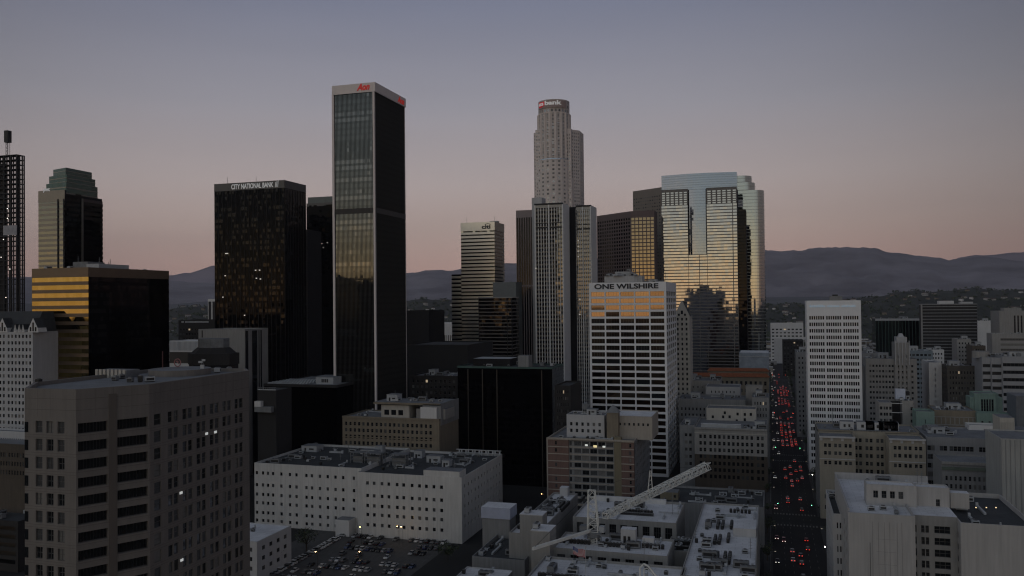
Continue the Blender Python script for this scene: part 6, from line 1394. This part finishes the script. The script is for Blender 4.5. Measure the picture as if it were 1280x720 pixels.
# wooded hillsides with houses
from mathutils.bvhtree import BVHTree
fh_o = bpy.data.objects['foothills']; bv = BVHTree.FromPolygons([v.co for v in fh_o.data.vertices], [tuple(p.vertices) for p in fh_o.data.polygons])
def hz(x, y):
    h = bv.ray_cast(Vector((x, y, 3000)), Vector((0, 0, -1))); return h[0].z if h[0] else None
mb = MB(); r = random.Random(3); n = 0
while n < 5200:
    a = R(r.uniform(-54, 29)); d = r.uniform(2350, 4300); x, y = math.sin(a)*d, math.cos(a)*d; z = hz(x, y)
    if z is None: continue
    s = r.uniform(4, 9); m_ = r.choice(LEAF)
    for k in range(7):
        c = Vector((x, y, z+s*.5))+Vector((r.gauss(0, 1), r.gauss(0, 1), r.gauss(0, .6)))*s*.5; u = Vector((r.gauss(0, 1), r.gauss(0, 1), r.gauss(0, 1))).normalized()*s*.5; w = u.cross(Vector((r.gauss(0, 1), r.gauss(0, 1), 1))).normalized()*s*.4
        mb.face([c-u, c-w, c+u, c+w], m_)
    n += 1
o = mb.build('hillside_woods', None, kind='stuff'); tag(o, 'scattered dark trees and scrub covering the near hillsides', 'woods', kind='stuff')
def house(w, d, h, m_):
    mb = MB(); mb.box(0, 0, -4, w, d, h, m_); mb.prism(rect(-.4, -.4, w+.4, d+.4), h+.01, h+2.6, S_ROOF, S_ROOF, rect(1, d/2-.1, w-1, d/2+.1))
    for k in range(3): mb.box(w*(.12+.3*k), -.08, 1, w*(.12+.3*k)+w*.14, -.004, 2.8, G_DARK)
    return mb.mesh('house')
S_ROOF = M('house_roof_brown', (.10, .07, .06), .9, noise=.3)
hm = [(house(12, 10, 6, S_WHITE), 'white'), (house(16, 10, 5, S_CREAM), 'cream'), (house(20, 14, 8, S_MID), 'pale grey'), (house(14, 9, 6, S_TAN), 'tan')]
for i in range(190):
    a = R(r.choice([r.uniform(2, 20), r.uniform(2, 20), r.uniform(-40, -36), r.uniform(-26, -20), r.uniform(-1, 5)])); d = r.uniform(2500, 3850); x, y = math.sin(a)*d, math.cos(a)*d; z = hz(x, y)
    if z is None: continue
    me, nm = r.choice(hm); o = bpy.data.objects.new('hillside_house', me); col.objects.link(o); o.location = (x, y, z); o.rotation_euler = (0, 0, r.uniform(-.8, .8))
    tag(o, 'tiny %s house on the distant wooded hillside' % nm, 'house', 'tiny %s houses on the hillside' % nm)
# low town on the plain between the hills, too far off to count
mb = MB(); r = random.Random(9)
for i in range(2600):
    px = r.choice([r.uniform(955, 1300), r.uniform(955, 1300), r.uniform(200, 280), r.uniform(500, 575)]); yy = r.uniform(1350, 2700); q = ray(px, 400); x = q.x/q.y*yy
    if -4 < x < 27: continue
    w, d, h = r.uniform(8, 22), r.uniform(8, 18), r.uniform(3.5, 9)
    if overlaps(x, yy, x+w, yy+d, 2): continue
    mb.box(x, yy, 0, x+w, yy+d, h, r.choice([S_WHITE, S_CREAM, S_GREY, S_TAN, S_BROWN, S_MID, S_DK]), r.choice([ROOFG, ROOFD, ROOFW, ROOFD]))
o = mb.build('distant_rooftops', None, kind='stuff'); tag(o, 'countless tiny low roofs spread over the plain before the hills', 'rooftops', kind='stuff')

def nth(n): return {1: 'first', 2: 'second', 3: 'third', 4: 'fourth', 5: 'fifth', 6: 'sixth', 7: 'seventh', 8: 'eighth', 9: 'ninth', 10: 'tenth'}.get(n, '%d%s' % (n, 'th' if 10 < n % 100 < 14 else {1: 'st', 2: 'nd', 3: 'rd'}.get(n % 10, 'th')))
# ------------------------------------------------------------------ cars
GLASSC = M('car_glass', (.012, .013, .015), .08, noise=0); TYRE = M('tyre_rubber', (.015, .015, .015), .9, noise=0); RIM = M('wheel_rim', (.35, .35, .36), .35, metal=.8, noise=0)
TAIL = M('tail_lamp_lit', (.5, .02, .02), noise=0, emit=(1, .06, .04), estr=1.7); HEAD = M('head_lamp_lit', (.9, .9, .85), noise=0, emit=(1, .95, .85), estr=1.8)
TAIL0 = M('tail_lamp_unlit', (.20, .015, .015), .3, noise=0); HEAD0 = M('head_lamp_unlit', (.5, .5, .5), .2, noise=0)
CP = {'white': (.55, .55, .55), 'silver': (.32, .33, .34), 'black': (.015, .015, .017), 'grey': (.10, .105, .11), 'red': (.25, .02, .02), 'blue': (.03, .05, .12)}
def extr(mb, prof, x0, x1, mat, x0t=None, x1t=None, zt=None):
    A_ = []; B_ = []
    for (y, z) in prof:
        k = 0 if zt is None else max(0, min(1, (z-zt[0])/(zt[1]-zt[0]))); A_.append((x0+(x0t or 0)*k, y, z)); B_.append((x1-(x0t or 0)*k, y, z))
    n = len(prof)
    for i in range(n): j = (i+1) % n; mb.face([A_[i], A_[j], B_[j], B_[i]], mat)
    mb.face(A_[::-1], mat); mb.face(B_, mat)
def car_proto(colr, lit, kind):
    root = bpy.data.objects.new('car', None); col.objects.link(root); root.empty_display_size = .5; root['category'] = 'car'
    m_ = M('car_paint_'+colr, CP[colr], .3, noise=0, spec=.6); w = .9; hr = 1.45 if kind == 'sedan' else 1.75; yb = -2.25
    mb = MB(); body = [(yb, .35), (yb, .85), (yb+.25, .98), (yb+1.0, 1.02), (1.1, .98), (2.1, .85), (2.3, .68), (2.3, .35)]
    if kind == 'suv': body = [(yb, .38), (yb, 1.0), (yb+.1, 1.12), (1.0, 1.12), (2.0, 1.0), (2.25, .8), (2.25, .38)]
    extr(mb, body[::-1], -w, w, m_, .07, None, (.7, 1.0))
    z0 = body[3][1]-.03; rf = [(yb+(.55 if kind == 'sedan' else .12), z0), (yb+(1.15 if kind == 'sedan' else .35), hr), (.25, hr), (1.05, z0)]
    mbr = [(yb+(1.15 if kind == 'sedan' else .35), hr-.05), (yb+(1.2 if kind == 'sedan' else .4), hr+.02), (.2, hr+.02), (.27, hr-.05)]
    extr(mb, mbr[::-1], -w+.2, w-.2, m_); mb.build('body', root)
    mb = MB(); extr(mb, rf[::-1], -w+.06, w-.06, GLASSC, .17, None, (z0, hr)); mb.build('windows', root)
    for x in (-w+.02, w-.22):
        for y in (-1.4, 1.4):
            mb = MB(); n = 12; 
            for k in range(n):
                a0_, a1_ = 2*math.pi*k/n, 2*math.pi*(k+1)/n; p = lambda a, rr, xx: (xx, rr*math.cos(a), rr*math.sin(a))
                mb.face([p(a0_, .33, 0), p(a1_, .33, 0), p(a1_, .33, .2), p(a0_, .33, .2)], TYRE)
                for xx in (0, .2): mb.face([p(a0_, .33, xx), p(a1_, .33, xx), p(a1_, .2, xx), p(a0_, .2, xx)], TYRE); mb.face([p(a0_, .2, xx), p(a1_, .2, xx), (xx, 0, 0)], RIM)
            mb.build('wheel', root, (x, y, .33))
    for sx in (-1, 1):
        mb = MB(); mb.box(sx*.62-.2, yb-.03, .66, sx*.62+.2, yb+.05, .86, TAIL if lit else TAIL0); mb.build('tail_light', root)
        mb = MB(); yh = 2.2; mb.box(sx*.62-.18, yh, .6, sx*.62+.18, yh+.13, .76, HEAD if lit else HEAD0); mb.build('headlight', root)
    return root
cars = {}
bpy.context.view_layer.update()
def car(colr, lit, kind, x, y, rot, label, group):
    key = (colr, lit, kind)
    if key not in cars:
        o = car_proto(colr, lit, kind); freeze(o); cars[key] = o
    else: o = copy_tree(cars[key])
    o.location = (x, y, .02); o.rotation_euler = (0, 0, rot); o['label'] = label; o['group'] = group
cr = random.Random(21); CC = ['white', 'silver', 'black', 'grey', 'red', 'blue']
def zoneword(y): return 'nearest the bottom of the photo' if y < 440 else ('below the white slab tower' if y < 640 else ('halfway up the street' if y < 980 else 'far up the street'))
for li, lane in enumerate((8.8, 12.2, 15.6, 18.8)):
    nc = 0; y = 335+cr.uniform(0, 10)
    while y < 1350:
        dens = .62 if (950 < y < 1150 or 690 < y < 860) else (.42 if 480 < y < 600 else (.4 if y < 400 else .12))
        if cr.random() < dens and not any(abs(y-yy) < w/2+3 for yy, w in YST):
            nc += 1; c_ = cr.choice(CC[:5]); k_ = cr.choice(['sedan', 'suv']); z_ = zoneword(y)
            car(c_, True, k_, SX0+lane-.2, y, cr.uniform(-.02, .02), '%s %s with red tail lights, %s car up the %s of four receding lanes' % (c_, k_, nth(nc), ['leftmost', 'second', 'third', 'rightmost'][li]), '%s %ss driving away %s' % (c_, k_, z_))
        y += cr.uniform(6.5, 9) if dens > .6 else cr.uniform(9, 17)
for li, lane in enumerate((2.0, 5.2)):
    nc = 0; y = 350
    while y < 1450:
        if cr.random() < (.5 if y > 900 else .4) and not any(abs(y-yy) < w/2+3 for yy, w in YST):
            nc += 1; c_ = cr.choice(CC[:5]); k_ = cr.choice(['sedan', 'suv']); z_ = zoneword(y)
            car(c_, True, k_, SX0+lane, y, math.pi, '%s %s with white headlights, %s oncoming car up the %s lane' % (c_, k_, nth(nc), ['far left', 'second'][li]), '%s %ss coming nearer %s' % (c_, k_, z_))
        y += cr.uniform(16, 44)
# car park
LX0, LX1 = gz(352, 705).x, gz(566, 675).x; LY0, LY1 = gz(450, 724).y, gz(450, 668).y
mb = MB(); mb.face([(LX0-14, LY0-20, .02), (LX1+2, LY0-20, .02), (LX1+2, LY1+8, .02), (LX0-14, LY1+8, .02)], M('car_park_asphalt', (.075, .075, .075), .9, noise=.3, ns=.2)); mb.build('car_park', kind='structure')
mb = MB()
rowsY = [LY0-8+k*9.2 for k in range(int((LY1-LY0+10)/9.2)+1)]
for y in rowsY:
    x = LX0+10
    while x < LX1: mb.face([(x, y-2.6, .024), (x+.1, y-2.6, .024), (x+.1, y+2.6, .024), (x, y+2.6, .024)], paint); x += 2.75
mb.build('parking_lines', kind='structure')
for i, y in enumerate(rowsY):
    nc = 0; x = LX0+11.4; rn = 'row %s' % ('nearest the long white block' if i == len(rowsY)-1 else ('in the middle of the car park' if i else 'at the bottom of the photo'))
    while x < LX1-1:
        if cr.random() < .62 and not (i in (1, 4) and cr.random() < .5):
            c_ = cr.choice(['white', 'silver', 'black', 'black', 'grey', 'white', 'blue']); k_ = cr.choice(['sedan', 'suv']); w_ = 'beside the long white block' if i >= len(rowsY)-2 else ('in the middle rows' if i > 1 else 'in the front rows')
            nc += 1; car(c_, False, k_, x, y+cr.uniform(-.3, .3), cr.choice([0, math.pi])+cr.uniform(-.03, .03), 'parked %s %s, %s from the left in the %s car park row from the front' % (c_, k_, nth(nc), nth(i+1)), '%s parked %ss %s' % (c_, k_, w_))
        x += 2.75
nc = 0; y = LY0-6
while y < LY1+4:
    if cr.random() < .85:
        c_ = cr.choice(['white', 'white', 'silver', 'grey']); k_ = cr.choice(['sedan', 'suv'])
        nc += 1; car(c_, False, k_, LX0+4.5, y, R(90)+cr.uniform(-.04, .04), '%s %s parked sideways, %s up the left edge of the car park' % (c_, k_, nth(nc)), '%s %ss along the left edge of the car park' % (c_, k_))
    y += 2.8

# lamps
def lamp_post(px, py, hz_, label, e=(1, .62, .25), s=12, watts=60, cat='street lamp', r=.22):
    p = gz(px, py, hz_); root = empty('street_lamp', label, cat, (p.x, p.y, 0)); mb = MB(); mb.cyl(.9, 0, 0, hz_+.25, .09, BLACK, 7, r2=.06); mb.bar((.9, 0, hz_+.2), (0, 0, hz_+.2), .04, BLACK); mb.build('pole', root)
    mb = MB(); mb.box(-.35, -.15, hz_+.05, .35, .15, hz_+.3, BLACK); mb.build('lamp_head', root); mb = MB(); mb.cyl(0, 0, hz_-.3, hz_+.04, r, M('lamp_glow_%d' % int(e[1]*100), (1, 1, 1), noise=0, emit=e, estr=s), 8); mb.build('bulb', root)
    l = bpy.data.lights.new('lamp_light', 'POINT'); l.energy = watts; l.color = e; l.shadow_soft_size = .25; o = bpy.data.objects.new('lamp_light', l); col.objects.link(o); o.parent = root; o.location = (0, 0, hz_-.7)
for (px, py, lb) in ((450, 658.3, 'lit amber lamp at the back of the car park by the white block'), (496.5, 657.5, 'left lamp of the lit amber pair in front of the long white block'), (501.3, 658, 'right lamp of the lit amber pair in front of the long white block'), (394.5, 689, 'lit amber lamp at the left side of the car park'), (449.3, 689, 'lit amber lamp on a tall pole in the middle of the car park')):
    lamp_post(px, py, 9.0, lb)
lamp_post(1015.5, 593, 10, 'bright white street lamp at the foot of the white slab tower', (1, .95, .85), 14, 60)
lamp_post(677, 617, 9, 'small lit amber lamp in the dark lane left of the brick block', (1, .6, .25), 6, 30)
lamp_post(1031, 683, 9, 'white street lamp beside the near white building', (1, .95, .85), 5, 20)
# unlit street lamps and signals on the long street
gl = bpy.data.objects.new('street_lamp', None); col.objects.link(gl); gl['category'] = 'street lamp'; mb = MB(); mb.cyl(0, 0, 0, 8.5, .1, UNITG, 7, r2=.06); mb.bar((0, 0, 8.4), (1.8, 0, 8.7), .05, UNITG); mb.build('pole', gl); mb = MB(); mb.box(1.6, -.12, 8.6, 2.3, .12, 8.75, UNITG); mb.box(1.65, -.1, 8.52, 2.25, .1, 8.6, M('dim_lamp_lens', (1, 1, 1), noise=0, emit=(1, .85, .6), estr=.8)); mb.build('lamp_head', gl); freeze(gl)
first = True; NL = {}
for i in range(30):
    y = 330+i*42
    for x, rt in ((SX0-.8, 0), (SX1+.8, math.pi)):
        if any(abs(y-yy) < w/2 for yy, w in YST): continue
        o = gl if first else copy_tree(gl); first = False; o.location = (x, y, .15); o.rotation_euler = (0, 0, rt); sd = 'left' if rt == 0 else 'right'
        NL[sd] = NL.get(sd, 0)+1; o['label'] = 'grey street lamp, %s from the bottom on the %s kerb of the long street' % (nth(NL[sd]), sd); o['group'] = 'street lamps on the %s kerb' % sd
GR = M('signal_green', (.1, 1, .4), noise=0, emit=(.15, 1, .45), estr=8); RD = M('signal_red', (1, .1, .1), noise=0, emit=(1, .08, .05), estr=8)
for i, (yy, w) in enumerate(YST):
    for j, x in enumerate((SX0-1, SX1+1)):
        root = empty('traffic_light', 'traffic light on the %s corner of the %s crossing along the long street' % ('left' if j == 0 else 'right', ['nearest hidden', 'second', 'third', 'fourth', 'fifth', 'farthest'][i]), 'traffic light', (x, yy+w/2+1, .1)); mb = MB(); mb.bar((0, 0, 0), (0, 0, 6), .08, BLACK); mb.bar((0, 0, 6), (4 if j == 0 else -4, 0, 6.2), .06, BLACK); mb.build('pole', root)
        mb = MB(); X = 4 if j == 0 else -4; mb.box(X-.2, -.2, 5.4, X+.2, .2, 6.6, BLACK); mb.build('signal_head', root); mb = MB(); mb.box(X-.14, -.24, 5.5 if i in (1, 2) else 6.25, X+.14, -.21, 5.78 if i in (1, 2) else 6.52, GR if i in (1, 2) else RD); mb.build('signal_lens', root)

# ------------------------------------------------------------------ air
hzm = bpy.data.materials.new('haze_air'); hzm.use_nodes = True; n = hzm.node_tree.nodes; n.clear(); out = n.new('ShaderNodeOutputMaterial'); pv = n.new('ShaderNodeVolumePrincipled')
pv.inputs['Color'].default_value = (.86, .84, 1.0, 1); pv.inputs['Density'].default_value = 2.4e-5; pv.inputs['Anisotropy'].default_value = 0
hzm.node_tree.links.new(pv.outputs[0], out.inputs['Volume']); mb = MB(); mb.box(-20000, -6100, -1.0, 16000, 20500, 2100, hzm); o = mb.build('haze', kind='stuff'); tag(o, 'thin pale blue evening haze filling the air over the city', 'haze', kind='stuff')

# invented unseen towers behind the viewpoint, added as dark shapes for the glass to mirror
for (X, Y, w, d, h, nm, lb) in ((-700, -330, 90, 60, 158, 'mirrored_office_tower', 'added square office tower, unseen behind the viewpoint, mirrored as a dark shape in the tallest black tower'), (-585, -300, 46, 50, 139, 'mirrored_stepped_tower', 'added slimmer stepped tower, unseen behind the viewpoint, mirrored beside the square one')):
    root = empty(nm, lb, 'building', (X, Y, 0)); mb = MB(); volume(mb, rect(0, 0, w, d), 0, h-8, {2: (cols(w, 18, .6, 1), rows(h-8, 4, .5, 3))}, S_DK, ROOFD, .8); volume(mb, rect(w*.2, d*.2, w*.75, d), h-9, h, {}, S_DK, ROOFD, .8); mb.build('wall', root)
